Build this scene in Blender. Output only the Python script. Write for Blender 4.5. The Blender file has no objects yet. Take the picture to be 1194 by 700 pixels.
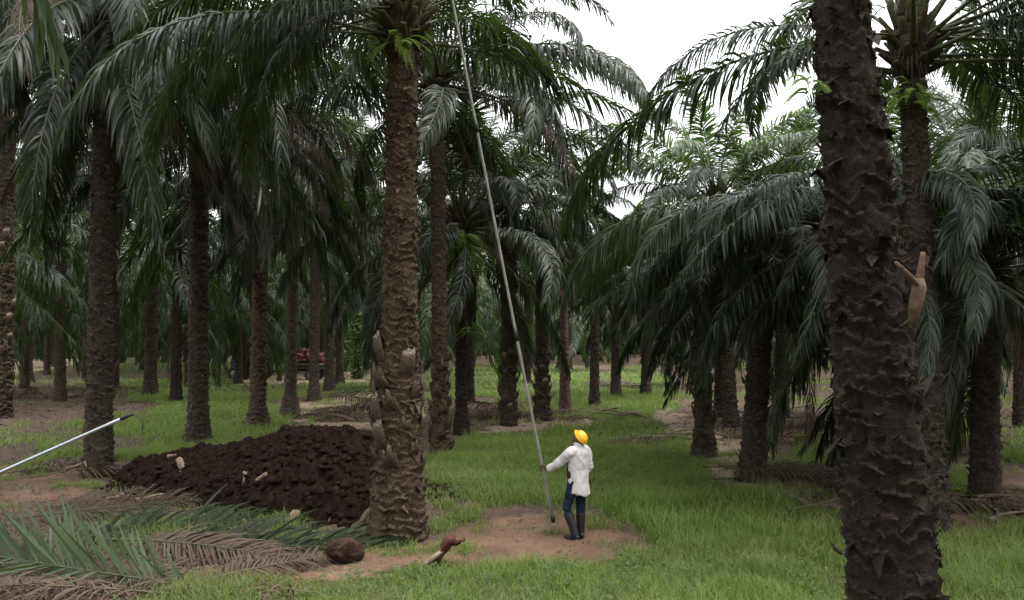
import bpy, bmesh, math, random
import numpy as np
from mathutils import Vector, Matrix
random.seed(7); RNG = np.random.default_rng(7)
R = math.radians; PI = math.pi
scene = bpy.context.scene
COL = scene.collection

# ---------------------------------------------------------------- camera geometry
CAMH, FPX, PITCH = 3.1, 1050.0, math.atan(39/1050)
def ray(px, py):
    a, b = (px-597)/FPX, (350-py)/FPX
    c, s = math.cos(PITCH), math.sin(PITCH)
    return np.array([a, c-b*s, s+b*c])
def at(px, py, Y):                      # the point at distance Y seen at a photo pixel
    d = ray(px, py); k = Y/d[1]
    return Vector((d[0]*k, Y, CAMH+d[2]*k))
def gnd(px, py):                        # where a photo pixel meets the ground
    d = ray(px, py); k = CAMH/-d[2]
    return Vector((d[0]*k, d[1]*k, 0))

# ---------------------------------------------------------------- noise
def _hash(ix, iy, iz):
    h = (ix.astype(np.int64)*374761393 + iy.astype(np.int64)*668265263 + iz.astype(np.int64)*2147483647+1013) & 0xffffffff
    h = ((h ^ (h >> 13))*1274126177) & 0xffffffff
    h = ((h ^ (h >> 16))*2246822519) & 0xffffffff
    return ((h ^ (h >> 15)) & 0xffffff)/float(0xffffff)
def vnoise(x, y, z=0.0):
    x, y, z = np.broadcast_arrays(np.asarray(x, float), np.asarray(y, float), np.asarray(z, float))
    ix, iy, iz = np.floor(x), np.floor(y), np.floor(z)
    fx, fy, fz = x-ix, y-iy, z-iz
    fx, fy, fz = [f*f*(3-2*f) for f in (fx, fy, fz)]
    v = 0
    for dx in (0, 1):
        for dy in (0, 1):
            for dz in (0, 1):
                w = (fx if dx else 1-fx)*(fy if dy else 1-fy)*(fz if dz else 1-fz)
                v = v + w*_hash(ix+dx, iy+dy, iz+dz)
    return v*2-1
def fbm(x, y, z=0.0, o=4):
    v, a = 0, 1.0
    for k in range(o):
        f = 2.03**k
        v = v + a*vnoise(np.asarray(x)*f+17.3*k, np.asarray(y)*f-9.1*k, np.asarray(z)*f+3.7*k); a *= .5
    return v/1.9
def ground_h(x, y):
    r = np.sqrt(np.asarray(x)**2+np.asarray(y)**2)
    return .05*vnoise(np.asarray(x)*.45, np.asarray(y)*.45, 2.5)+.02*vnoise(np.asarray(x)*1.9, np.asarray(y)*1.9, 7.5) \
        + np.clip((r-20)/60, 0, 1)*.35*vnoise(np.asarray(x)*.06, np.asarray(y)*.06, 11.5)
def gh(x, y): return float(ground_h(np.array([x]), np.array([y]))[0])

# ---------------------------------------------------------------- mesh helpers
def mesh_np(name, V, quads=None, tris=None, mat=None, attrs=None, smooth=False):
    me = bpy.data.meshes.new(name)
    V = np.asarray(V, np.float32)
    q = np.zeros((0, 4), np.int32) if quads is None else np.asarray(quads, np.int32).reshape(-1, 4)
    t = np.zeros((0, 3), np.int32) if tris is None else np.asarray(tris, np.int32).reshape(-1, 3)
    me.vertices.add(len(V)); me.vertices.foreach_set('co', V.ravel())
    loops = np.concatenate([q.ravel(), t.ravel()])
    me.loops.add(len(loops)); me.loops.foreach_set('vertex_index', loops)
    n = len(q)+len(t)
    me.polygons.add(n)
    tot = np.concatenate([np.full(len(q), 4), np.full(len(t), 3)]).astype(np.int32)
    me.polygons.foreach_set('loop_start', np.concatenate([[0], np.cumsum(tot)[:-1]]).astype(np.int32))
    me.polygons.foreach_set('loop_total', tot)
    if smooth: me.polygons.foreach_set('use_smooth', np.ones(n, bool))
    for k, a in (attrs or {}).items():
        at_ = me.attributes.new(k, 'FLOAT', 'POINT'); at_.data.foreach_set('value', np.asarray(a, np.float32).ravel())
    me.update(calc_edges=True); me.validate()
    if mat: me.materials.append(mat)
    return me
class Acc:                              # collects pieces of ONE mesh
    def __init__(s): s.V, s.Q, s.T, s.A, s.n = [], [], [], [], 0
    def add(s, V, q=None, t=None, a=0.0):
        V = np.asarray(V, float).reshape(-1, 3)
        if q is not None and len(q): s.Q.append(np.asarray(q).reshape(-1, 4)+s.n)
        if t is not None and len(t): s.T.append(np.asarray(t).reshape(-1, 3)+s.n)
        s.A.append(np.broadcast_to(np.asarray(a, float), (len(V),))); s.V.append(V); s.n += len(V)
    def tube(s, P, rad, nu=8, cap=True, a=0.0, flat=None, up=(0, 0, 1)):
        P = np.asarray(P, float); n = len(P)
        rad = np.broadcast_to(np.asarray(rad, float), (n,))
        T = np.gradient(P, axis=0); T /= np.linalg.norm(T, axis=1)[:, None]+1e-9
        u = np.broadcast_to(np.array(up, float), (n, 3)).copy()
        bad = np.abs((u*T).sum(1)) > .97; u[bad] = (0, 1, 0) if abs(up[1]) < .9 else (1, 0, 0)
        A = np.cross(T, u); A /= np.linalg.norm(A, axis=1)[:, None]+1e-9
        B = np.cross(A, T)
        th = np.arange(nu)*2*PI/nu
        fl = np.ones(n) if flat is None else np.broadcast_to(np.asarray(flat, float), (n,))
        V = P[:, None]+rad[:, None, None]*(np.cos(th)[None, :, None]*A[:, None]+(fl[:, None]*np.sin(th)[None, :])[..., None]*B[:, None])
        i, j = np.meshgrid(np.arange(n-1), np.arange(nu), indexing='ij'); j2 = (j+1) % nu
        q = np.stack([i*nu+j, i*nu+j2, (i+1)*nu+j2, (i+1)*nu+j], -1).reshape(-1, 4)
        V = V.reshape(-1, 3); t = []
        if cap:
            m = len(V); V = np.vstack([V, P[0], P[-1]])
            t = [(m, (k+1) % nu, k) for k in range(nu)]+[(m+1, (n-1)*nu+k, (n-1)*nu+(k+1) % nu) for k in range(nu)]
        s.add(V, q, t, a)
    def box(s, c, d, rot=None, a=0.0, taper=1.0):
        v = np.array([(x, y, z) for z in (-.5, .5) for y in (-.5, .5) for x in (-.5, .5)])
        v[4:, :2] *= taper
        v = v*np.array(d)
        if rot is not None: v = v@np.array(rot.to_3x3()).T
        s.add(v+np.array(c), [(0, 2, 3, 1), (4, 5, 7, 6), (0, 1, 5, 4), (1, 3, 7, 5), (3, 2, 6, 7), (2, 0, 4, 6)], None, a)
    def ball(s, c, r, nu=12, nv=8, noise=0.0, seed=0, rot=None, a=0.0):
        ph = np.linspace(0, PI, nv+1); th = np.arange(nu)*2*PI/nu
        V = np.stack([np.sin(ph)[:, None]*np.cos(th), np.sin(ph)[:, None]*np.sin(th), np.cos(ph)[:, None]+0*th], -1).reshape(-1, 3)
        if noise: V = V*(1+noise*vnoise(V[:, 0]*3+seed, V[:, 1]*3, V[:, 2]*3))[:, None]
        V = V*np.array(r)
        if rot is not None: V = V@np.array(rot.to_3x3()).T
        i, j = np.meshgrid(np.arange(nv), np.arange(nu), indexing='ij'); j2 = (j+1) % nu
        s.add(V+np.array(c), np.stack([i*nu+j, (i+1)*nu+j, (i+1)*nu+j2, i*nu+j2], -1), None, a)
    def mesh(s, name, mat, smooth=True, attr='mask'):
        return mesh_np(name, np.vstack(s.V), np.vstack(s.Q) if s.Q else None, np.vstack(s.T) if s.T else None, mat,
                       {attr: np.concatenate(s.A)}, smooth)
def link(name, me, parent=None, loc=(0, 0, 0), rot=(0, 0, 0), sc=1.0):
    o = bpy.data.objects.new(name, me); COL.objects.link(o)
    o.location = loc; o.rotation_euler = rot
    o.scale = (sc, sc, sc) if not hasattr(sc, '__len__') else sc
    if parent: o.parent = parent
    return o
def tag(o, label=None, cat=None, group=None, kind=None):
    for k, v in (('label', label), ('category', cat), ('group', group), ('kind', kind)):
        if v: o[k] = v
    return o
def thing(name, label, cat, loc=(0, 0, 0), rz=0.0, group=None):
    return tag(link(name, None, None, loc, (0, 0, rz)), label, cat, group)

# ---------------------------------------------------------------- materials
class NT:
    def __init__(s, name):
        s.m = bpy.data.materials.new(name); s.m.use_nodes = True
        s.t = s.m.node_tree; s.b = s.t.nodes['Principled BSDF']; s.o = s.t.nodes['Material Output']
    def n(s, ty, **kw):
        x = s.t.nodes.new(ty)
        for k, v in kw.items():
            if k.startswith('_'): setattr(x, k[1:], v)
            else:
                key = int(k[1:]) if k[0] == 'i' and k[1:].isdigit() else k.replace('__', ' ')
                s.put(x, key, v)
        return x
    def put(s, x, key, v):
        if isinstance(v, bpy.types.NodeSocket): s.t.links.new(v, x.inputs[key])
        else: x.inputs[key].default_value = v
    def noise(s, scale, detail=4, rough=.6, obj=True, vec=None):
        if vec is None:
            vec = s.n('ShaderNodeTexCoord').outputs['Object'] if obj else s.n('ShaderNodeNewGeometry').outputs['Position']
        return s.n('ShaderNodeTexNoise', Scale=scale, Detail=detail, Roughness=rough, Vector=vec).outputs['Fac']
    def ramp(s, fac, *stops):
        r = s.n('ShaderNodeValToRGB', Fac=fac); e = r.color_ramp.elements
        while len(e) < len(stops): e.new(.5)
        for k, (p, c) in enumerate(stops):
            e[k].position = p; e[k].color = (*c, 1) if hasattr(c, '__len__') else (c, c, c, 1)
        return r.outputs['Color']
    def mix(s, fac, a, b, mode='MIX'):
        x = s.n('ShaderNodeMix', _data_type='RGBA', _blend_type=mode)
        s.put(x, 0, fac)
        for k, v in ((6, a), (7, b)): s.put(x, k, v if isinstance(v, bpy.types.NodeSocket) else (*v, 1) if len(v) == 3 else v)
        return x.outputs[2]
    def attr(s, name): return s.n('ShaderNodeAttribute', _attribute_name=name).outputs['Fac']
    def math(s, op, a, b=0.0): return s.n('ShaderNodeMath', _operation=op, i0=a, i1=b).outputs[0]
    def set(s, **kw):
        for k, v in kw.items(): s.put(s.b, k.replace('__', ' '), v if not (isinstance(v, tuple) and len(v) == 3) else (*v, 1))
    def bump(s, h, strength=.5, dist=.02):
        s.put(s.b, 'Normal', s.n('ShaderNodeBump', Strength=strength, Distance=dist, Height=h).outputs[0])
def simple(name, col, rough=.6, var=.3, scale=8, metal=0.0, bump=0.0):
    n = NT(name); f = n.noise(scale)
    c = n.ramp(f, (.3, tuple(x*(1-var) for x in col)), (.7, tuple(min(1, x*(1+var)) for x in col)))
    n.set(Base__Color=c, Roughness=rough, Metallic=metal, Specular__IOR__Level=.15 if rough > .75 else .5)
    if bump: n.bump(n.noise(scale*4), bump, .01)
    return n.m
def leafmat(name, c0, c1, rough=.42, trans=.25, tcol=(.10, .16, .03), spec=.5, rach=(.10, .11, .05)):
    n = NT(name)
    rnd = n.n('ShaderNodeObjectInfo').outputs['Random']
    f = n.math('ADD', n.math('MULTIPLY', n.noise(1.3, 3), .6), n.math('MULTIPLY', rnd, .4))
    base = n.ramp(f, (.25, c0), (.75, c1))
    base = n.mix(n.attr('mask'), base, n.mix(.6, base, rach))       # rachis paler than the leaflets
    n.set(Base__Color=base, Roughness=rough, Specular__IOR__Level=spec)
    tr = n.n('ShaderNodeBsdfTranslucent', Color=(*tcol, 1)).outputs[0]
    mx = n.n('ShaderNodeMixShader', Fac=trans); n.t.links.new(n.b.outputs[0], mx.inputs[1]); n.t.links.new(tr, mx.inputs[2])
    n.t.links.new(mx.outputs[0], n.o.inputs['Surface'])
    return n.m
def barkmat(name, dark, mid, pale, green=.0):
    n = NT(name)
    f = n.noise(5, 6, .7); f2 = n.noise(28, 4, .7)
    c = n.ramp(f, (.32, dark), (.68, mid))
    lip = n.attr('mask')
    c = n.mix(n.math('MULTIPLY', lip, n.ramp(f2, (.35, .15), (.7, 1.0))), c, pale)
    g = n.ramp(n.noise(1.6, 4, .7), (.52, 0.0), (.7, 1.0))
    c = n.mix(n.math('MULTIPLY', g, green), c, (.055, .06, .02))
    li = n.ramp(n.noise(13, 5, .75), (.60, 0.0), (.70, 1.0))               # lichen
    c = n.mix(n.math('MULTIPLY', li, .35), c, pale)
    fl = n.ramp(n.noise(45, 5, .75), (.35, (.55, .55, .55)), (.65, (1.5, 1.5, 1.5)))
    c = n.mix(.8, c, fl, 'MULTIPLY')
    n.set(Base__Color=c, Roughness=.9, Specular__IOR__Level=.2)
    n.bump(n.math('ADD', n.noise(26, 8, .75), n.math('MULTIPLY', n.noise(9, 4), 1.2)), 1.0, .06)
    return n.m

M = {}
M['leaf'] = leafmat('palm_leaf', (.008, .014, .006), (.026, .038, .015), rough=.42, spec=.38, trans=.2, tcol=(.07, .12, .02))
M['leaf_far'] = leafmat('palm_leaf_far', (.010, .018, .007), (.032, .049, .018), rough=.45, spec=.35, trans=.22, tcol=(.08, .15, .03))
M['leaf_young'] = leafmat('palm_leaf_pale', (.026, .046, .016), (.058, .090, .032), trans=.26, tcol=(.12, .21, .04))
M['leaf_dead'] = leafmat('palm_leaf_dead', (.055, .040, .029), (.135, .098, .072), rough=.75, trans=.12, tcol=(.10, .06, .03), spec=.2)
M['leaf_cut'] = leafmat('palm_leaf_cut', (.030, .052, .020), (.066, .100, .042), rough=.5, spec=.3, trans=.2, tcol=(.12, .2, .05))
M['fern'] = leafmat('fern_leaf', (.10, .17, .02), (.18, .27, .04), rough=.5, trans=.4, tcol=(.25, .4, .05))
M['vine'] = leafmat('vine_leaf', (.07, .13, .03), (.14, .22, .06), rough=.5, trans=.35, tcol=(.18, .3, .05))
M['grass'] = leafmat('grass_blade', (.090, .145, .028), (.21, .27, .07), rough=.55, trans=.42, tcol=(.20, .31, .06), spec=.3, rach=(.26, .23, .10))
M['weed'] = leafmat('weed_leaf', (.045, .08, .025), (.09, .14, .045), rough=.55, trans=.3, tcol=(.12, .2, .05), spec=.3)
M['litter'] = leafmat('litter_flake', (.045, .032, .024), (.15, .11, .08), rough=.85, trans=.05, tcol=(.1, .06, .03), spec=.1)
M['bark'] = barkmat('palm_bark', (.027, .021, .016), (.088, .067, .050), (.23, .19, .145), .5)
M['bark_red'] = barkmat('palm_bark_reddish', (.014, .0105, .008), (.044, .031, .023), (.105, .076, .058), .15)
M['bark_pale'] = barkmat('palm_bark_pale', (.042, .029, .020), (.115, .080, .054), (.23, .175, .125), .35)
M['bark_dead'] = barkmat('palm_bark_dead', (.075, .045, .037), (.16, .105, .085), (.26, .2, .17), .1)
M['bark_warm'] = barkmat('palm_bark_warm', (.036, .025, .017), (.115, .080, .052), (.28, .22, .16), .3)
M['stub'] = barkmat('leaf_base_wood', (.026, .018, .012), (.095, .067, .045), (.36, .30, .23), .3)
M['heart'] = barkmat('crown_heart', (.022, .016, .011), (.062, .044, .026), (.10, .09, .04), .3)
def mulchmat():
    n = NT('dark_mulch'); a = n.noise(6, 5, .7); b = n.noise(34, 4, .75)
    c = n.ramp(n.math('ADD', n.math('MULTIPLY', a, .45), n.math('MULTIPLY', b, .55)), (.36, (.009, .006, .005)), (.52, (.027, .016, .012)), (.62, (.055, .034, .025)), (.74, (.13, .09, .065)))
    n.set(Base__Color=c, Roughness=.97, Specular__IOR__Level=.08); n.bump(n.math('ADD', n.noise(18, 6, .75), b), 1.0, .05); return n.m
M['mulch'] = mulchmat()
M['chip'] = simple('pale_cut_wood', (.25, .185, .135), .9, .5, 11, bump=.8)
M['fresh'] = simple('torn_fresh_stub', (.115, .078, .052), .9, .5, 9, bump=.6)
M['husk'] = simple('empty_bunch_fibre', (.060, .036, .026), .95, .5, 14, bump=.8)
M['leaf_fallen'] = leafmat('fallen_leaf_dark', (.010, .017, .008), (.032, .046, .020), rough=.6, trans=.15, tcol=(.06, .1, .03), spec=.2)  # deeper, more matt green of the fallen fronds themselves
M['stick'] = simple('grey_dry_stalk', (.17, .125, .10), .9, .4, 6, bump=.4)
M['rust'] = simple('red_brown_stalk', (.085, .034, .024), .8, .45, 10, bump=.5)
M['pole'] = simple('grey_painted_pole', (.20, .19, .17), .55, .25, 5)
M['alu'] = simple('bare_aluminium', (.50, .53, .58), .42, .08, 5, metal=.75)
M['iron'] = simple('dark_iron', (.03, .028, .026), .5, .3, 20, metal=.4)
M['skin'] = simple('brown_skin', (.11, .052, .034), .55, .15, 12)
M['hair'] = simple('black_hair', (.012, .010, .010), .6, .3, 60, bump=.5)
M['helmet'] = simple('yellow_hard_hat', (.85, .43, .010), .38, .06, 6)
M['jeans'] = simple('blue_denim', (.010, .017, .040), .85, .6, 7, bump=.25)
M['boot'] = simple('black_rubber', (.010, .010, .012), .42, .3, 8)
M['eye'] = simple('eye_white', (.6, .58, .55), .3, .05, 10)
M['under'] = simple('maroon_undershirt', (.06, .018, .018), .9, .3, 12)
M['fruit'] = simple('ripe_palm_fruit', (.10, .024, .016), .55, .8, 7, bump=.8)
M['tractor'] = simple('dark_blue_paint', (.018, .035, .075), .45, .3, 6)
M['white'] = simple('hood_glint_white', (.6, .62, .66), .4, .1, 6)  # colour of the painted reflection on the tractor hood
M['tyre'] = simple('dusty_tyre', (.055, .052, .05), .9, .5, 5, bump=.5)
M['rim'] = simple('grey_rim', (.32, .30, .28), .6, .2, 5)
def shirtmat():
    n = NT('off_white_cotton'); f = n.noise(6, 4)
    n.set(Base__Color=n.ramp(f, (.3, (.52, .49, .495)), (.7, (.58, .55, .555))), Roughness=.9, Specular__IOR__Level=.1)
    n.bump(n.noise(14, 3), .35, .02); return n.m
M['shirt'] = shirtmat()

def groundmat():
    n = NT('plantation_soil')
    P = n.n('ShaderNodeNewGeometry').outputs['Position']
    a = n.noise(.7, 6, .65, vec=P); b = n.noise(6, 5, .7, vec=P); c = n.noise(34, 4, .7, vec=P)
    litter = n.ramp(n.math('ADD', n.math('MULTIPLY', b, .6), n.math('MULTIPLY', c, .4)), (.36, (.045, .032, .025)), (.5, (.085, .061, .047)), (.66, (.165, .122, .095)))
    red = n.ramp(n.math('ADD', n.math('MULTIPLY', a, .5), n.math('MULTIPLY', c, .5)), (.33, (.095, .055, .038)), (.5, (.18, .105, .070)), (.67, (.31, .20, .14)))
    tan = n.ramp(n.math('ADD', n.math('MULTIPLY', b, .5), n.math('MULTIPLY', c, .5)), (.35, (.17, .125, .09)), (.65, (.36, .28, .205)))
    s = n.mix(n.attr('red'), litter, red); s = n.mix(n.attr('tan'), s, tan)
    g = n.ramp(c, (.35, (.022, .035, .010)), (.65, (.055, .075, .026)))
    s = n.mix(n.math('MULTIPLY', n.attr('cover'), .85), s, g)
    n.set(Base__Color=s, Roughness=.97, Specular__IOR__Level=.1)
    n.bump(n.math('ADD', n.math('MULTIPLY', b, 1.0), n.math('MULTIPLY', c, .5)), .8, .05)
    return n.m
M['ground'] = groundmat()

# ---------------------------------------------------------------- ground cover regions (measured on the photo, held in ground metres)
def warps(x, y, soft):
    out = []
    for q in (0, 1, 2):
        k = 10*q
        out.append((x+soft*vnoise(x*.9, y*.9, 31.5)+.55*soft*vnoise(x*3.1, y*3.1, 33.5+k)+.35*soft*vnoise(x*8, y*8, 35.5+k),
                    y+soft*1.4*vnoise(x*.9, y*.9, 41.5)+.7*soft*vnoise(x*3.1, y*3.1, 43.5+k)+.4*soft*vnoise(x*8, y*8, 45.5+k)))
    return out
def poly_mask(W, pts):
    g = np.array([tuple(gnd(px, py))[:2] for px, py in pts]); r = 0
    for xw, yw in W:
        ins = np.zeros(xw.shape, bool); j = len(g)-1
        for i in range(len(g)):
            xi, yi, xj, yj = g[i, 0], g[i, 1], g[j, 0], g[j, 1]
            ins ^= ((yi > yw) != (yj > yw)) & (xw < (xj-xi)*(yw-yi)/(yj-yi+1e-12)+xi)
            j = i
        r = r+ins/3.0
    return r
GRASSY = [
    [(620, 448), (740, 424), (790, 436), (720, 495), (560, 500)],
    [(700, 468), (735, 436), (780, 440), (790, 482), (850, 545), (985, 600), (1010, 720), (1010, 1300), (100, 1300), (180, 690), (250, 668), (380, 664), (560, 668), (720, 660), (735, 640), (712, 600), (690, 590), (560, 592), (505, 585), (500, 535), (560, 508), (640, 500), (690, 490)],
    [(1080, 612), (1300, 606), (1500, 900), (1000, 900), (985, 610)],
    [(130, 502), (205, 472), (300, 458), (335, 486), (335, 506), (240, 540), (160, 548)],
    [(10, 535), (90, 512), (98, 526), (30, 548)],
    [(90, 446), (170, 438), (420, 446), (440, 443), (440, 455), (330, 466), (180, 474)],
    [(-60, 418), (95, 412), (110, 416), (-60, 424)], [(120, 420), (440, 412), (440, 432), (120, 434)],
    [(500, 470), (560, 462), (640, 470), (700, 430), (560, 425), (500, 430)],
    [(900, 515), (975, 512), (980, 540), (930, 548)], [(860, 545), (975, 540), (982, 556), (890, 556)],
    [(1085, 560), (1140, 548), (1130, 575), (1090, 580)], [(1170, 520), (1300, 510), (1300, 540), (1180, 545)],
    [(490, 596), (530, 592), (540, 604), (500, 616)],
]
BARE_RED = [
    [(520, 606), (600, 602), (700, 600), (722, 645), (700, 662), (560, 664), (420, 672), (320, 676), (325, 655), (430, 636), (500, 622)],
    [(-80, 548), (60, 535), (98, 545), (112, 562), (60, 592), (-80, 606)],
    [(1085, 602), (1194, 596), (1300, 600), (1300, 612), (1100, 622)],
]
BARE_TAN = [
    [(770, 470), (800, 488), (850, 512), (935, 565), (985, 585), (975, 592), (880, 568), (800, 528), (775, 500)],
    [(-60, 428), (20, 424), (90, 420), (95, 424), (70, 430), (-60, 442)],
    [(275, 437), (330, 436), (420, 432), (430, 438), (420, 444), (275, 449)],
    [(600, 488), (690, 486), (690, 496), (640, 502), (560, 504)], [(345, 470), (440, 455), (440, 500), (360, 500)],
]
def covers(x, y):
    gr = np.zeros(x.shape); rd = gr.copy(); tn = gr.copy()
    W = warps(x, y, .75)
    for p in GRASSY: gr = np.maximum(gr, poly_mask(W, p))
    for p in BARE_RED: rd = np.maximum(rd, poly_mask(W, p))
    for p in BARE_TAN: tn = np.maximum(tn, poly_mask(W, p))
    n = fbm(x*.22, y*.22, 5.5, 4); n2 = fbm(x*1.3, y*1.3, 8.5, 3)
    wild = np.clip((n+.45*n2-.02)*2.6, 0, 1)*.75
    gr = np.maximum(gr*np.clip(.78+.6*n2, .25, 1), wild)
    gr = gr*(1-.93*np.maximum(rd, tn))
    gr = np.maximum(gr, np.maximum(rd, tn)*np.clip((n2-.02)*1.9, 0, .6))
    rd = rd*np.clip(.85+.9*fbm(x*1.1+9, y*1.1, 14.5, 3), .25, 1)
    rd = np.maximum(rd, np.clip(fbm(x*.35+40, y*.35, 3.5, 3)*2-.35, 0, .8))
    return gr, rd, tn

ang = np.concatenate([np.arange(-180, -48, 4.0), np.arange(-48, 48, .13), np.arange(48, 180, 4.0)])*PI/180
rr = np.concatenate([[.02], np.geomspace(.8, 3.5, 12), np.geomspace(3.7, 140, 430), np.geomspace(150, 1500, 14)])
A_, R_ = np.meshgrid(ang, rr); gx, gy = R_*np.sin(A_), R_*np.cos(A_)
gr, rd, tn = covers(gx, gy)
na, nr = len(ang), len(rr)
i, j = np.meshgrid(np.arange(nr-1), np.arange(na), indexing='ij'); j2 = (j+1) % na
gq = np.stack([i*na+j, (i+1)*na+j, (i+1)*na+j2, i*na+j2], -1)[..., ::-1]
gz = ground_h(gx, gy)+.018*vnoise(gx*6, gy*6, 3.1)*np.clip(1.5-R_/25, 0, 1)
me = mesh_np('ground', np.stack([gx, gy, gz], -1).reshape(-1, 3), gq.reshape(-1, 4), None, M['ground'],
             {'cover': gr.ravel(), 'red': rd.ravel(), 'tan': tn.ravel()}, True)
tag(link('ground', me), kind='structure')

# ---------------------------------------------------------------- grass, weeds, litter (nobody could count them)
def wedge(n, d0, d1, half=34):
    d = np.sqrt(RNG.uniform(d0*d0, d1*d1, n)); a = RNG.uniform(-half, half, n)*PI/180
    return d*np.sin(a), d*np.cos(a), d
def blades(zones):
    Vs, Qs, Ts, off, mk = [], [], [], 0, []
    for n, d0, d1, h0, h1, w, clump in zones:
        x, y, d = wedge(n, d0, d1)
        g, _, _ = covers(x, y)
        cl = fbm(x*.55+7, y*.55, 61.5, 3)+np.where((x > .2*y-1.2) & (y < 24), .12, -.1)
        keep = RNG.random(n) < g**1.2*(np.clip((cl-.12)*5, 0, 1) if clump else 1)
        x, y, d, g = x[keep], y[keep], d[keep], g[keep]; m = len(x)
        tall = .40+1.35*np.clip(fbm(x*.5, y*.5, 21.5, 3)+.4, 0, 1)
        h = RNG.uniform(h0, h1, m)*tall*(.45+.55*g)
        th = RNG.uniform(0, 2*PI, m); lean = RNG.uniform(.15, 1.15, m)
        dx, dy = np.cos(th), np.sin(th); wx, wy = -dy*w*.5, dx*w*.5
        z = ground_h(x, y)-.01
        P = []
        for t, k in ((0, 1.0), (.5, .85), (1.0, .0)):
            o = lean*h*t**1.8
            zz = z+h*t*(1-.25*lean*t)
            if k: P += [np.stack([x+dx*o-wx*k, y+dy*o-wy*k, zz], -1), np.stack([x+dx*o+wx*k, y+dy*o+wy*k, zz], -1)]
            else: P += [np.stack([x+dx*o, y+dy*o, zz], -1)]
        V = np.stack(P, 1)
        b = off+np.arange(m)[:, None]*5
        Qs.append(b+np.array([0, 1, 3, 2])); Ts.append(b+np.array([2, 3, 4]))
        Vs.append(V.reshape(-1, 3)); off += m*5; mk.append(np.repeat(np.clip(.6*vnoise(x*.8, y*.8, 2.2)+RNG.uniform(-.1, .3, m), 0, .9), 5))
    return np.vstack(Vs), np.vstack(Qs), np.vstack(Ts), np.concatenate(mk)
V, Q, T, mk = blades([(230000, 5.5, 14, .06, .30, .009, 0), (260000, 14, 26, .08, .34, .014, 0), (150000, 26, 48, .10, .36, .03, 0), (60000, 48, 95, .12, .36, .075, 0), (90000, 5.5, 15, .22, .52, .010, 1), (90000, 15, 28, .25, .5, .016, 1)])
tag(link('grass', mesh_np('grass', V, Q, T, M['grass'], {'mask': mk})), 'fine green grass covering the open strip and the ground between palms', 'grass', kind='stuff')

def leafquads(x, y, z, size, tilt, asp=.5):
    m = len(x); th = RNG.uniform(0, 2*PI, m); e = RNG.uniform(-1, 1, m)*tilt
    d = np.stack([np.cos(th)*np.cos(e), np.sin(th)*np.cos(e), np.sin(e)], -1)*size[:, None]
    ro = RNG.uniform(-.6, .6, m)
    s = np.stack([-np.sin(th)*np.cos(ro), np.cos(th)*np.cos(ro), np.sin(ro)], -1)*(size*asp*.5)[:, None]
    c = np.stack([x, y, z], -1)
    V = np.stack([c, c+.45*d+s, c+d, c+.45*d-s], 1).reshape(-1, 3)
    return V, np.arange(m*4).reshape(-1, 4)
def weeds():
    x, y, d = wedge(16000, 6, 24)
    g, _, _ = covers(x, y)
    zone = np.clip(.25+.9*fbm(x*.35, y*.35, 51.5, 3)+np.where((y < 13) & (x > .3), .6, 0), 0, 1)
    k = RNG.random(len(x)) < g*zone; x, y, d = x[k], y[k], d[k]
    n = 11; X = np.repeat(x, n)+RNG.normal(0, .07, len(x)*n); Y = np.repeat(y, n)+RNG.normal(0, .07, len(x)*n)
    Z = ground_h(X, Y)+RNG.uniform(.02, .24, len(X))*np.repeat(RNG.uniform(.5, 1.2, len(x)), n)
    return leafquads(X, Y, Z, RNG.uniform(.025, .085, len(X)), .7)
V, Q = weeds()
tag(link('weeds', mesh_np('weeds', V, Q, None, M['weed'], {'mask': np.zeros(len(V))})), 'low broad leaved weeds mixed into the nearest grass', 'weeds', kind='stuff')
def litter():
    x, y, d = wedge(46000, 6, 60)
    g, _, t = covers(x, y)
    k = RNG.random(len(x)) < (1-.9*np.clip(g*1.4, 0, 1))*(1-.6*t); x, y, d = x[k], y[k], d[k]
    s = RNG.uniform(.03, .11, len(x))*np.clip(d/14, .7, 2.2)
    return leafquads(x, y, ground_h(x, y)+RNG.uniform(.004, .03, len(x)), s, .35, .28)
V, Q = litter()
tag(link('litter', mesh_np('litter', V, Q, None, M['litter'], {'mask': np.zeros(len(V))})), 'dry brown leaf scraps scattered over the bare soil', 'leaf litter', kind='stuff')

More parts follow.
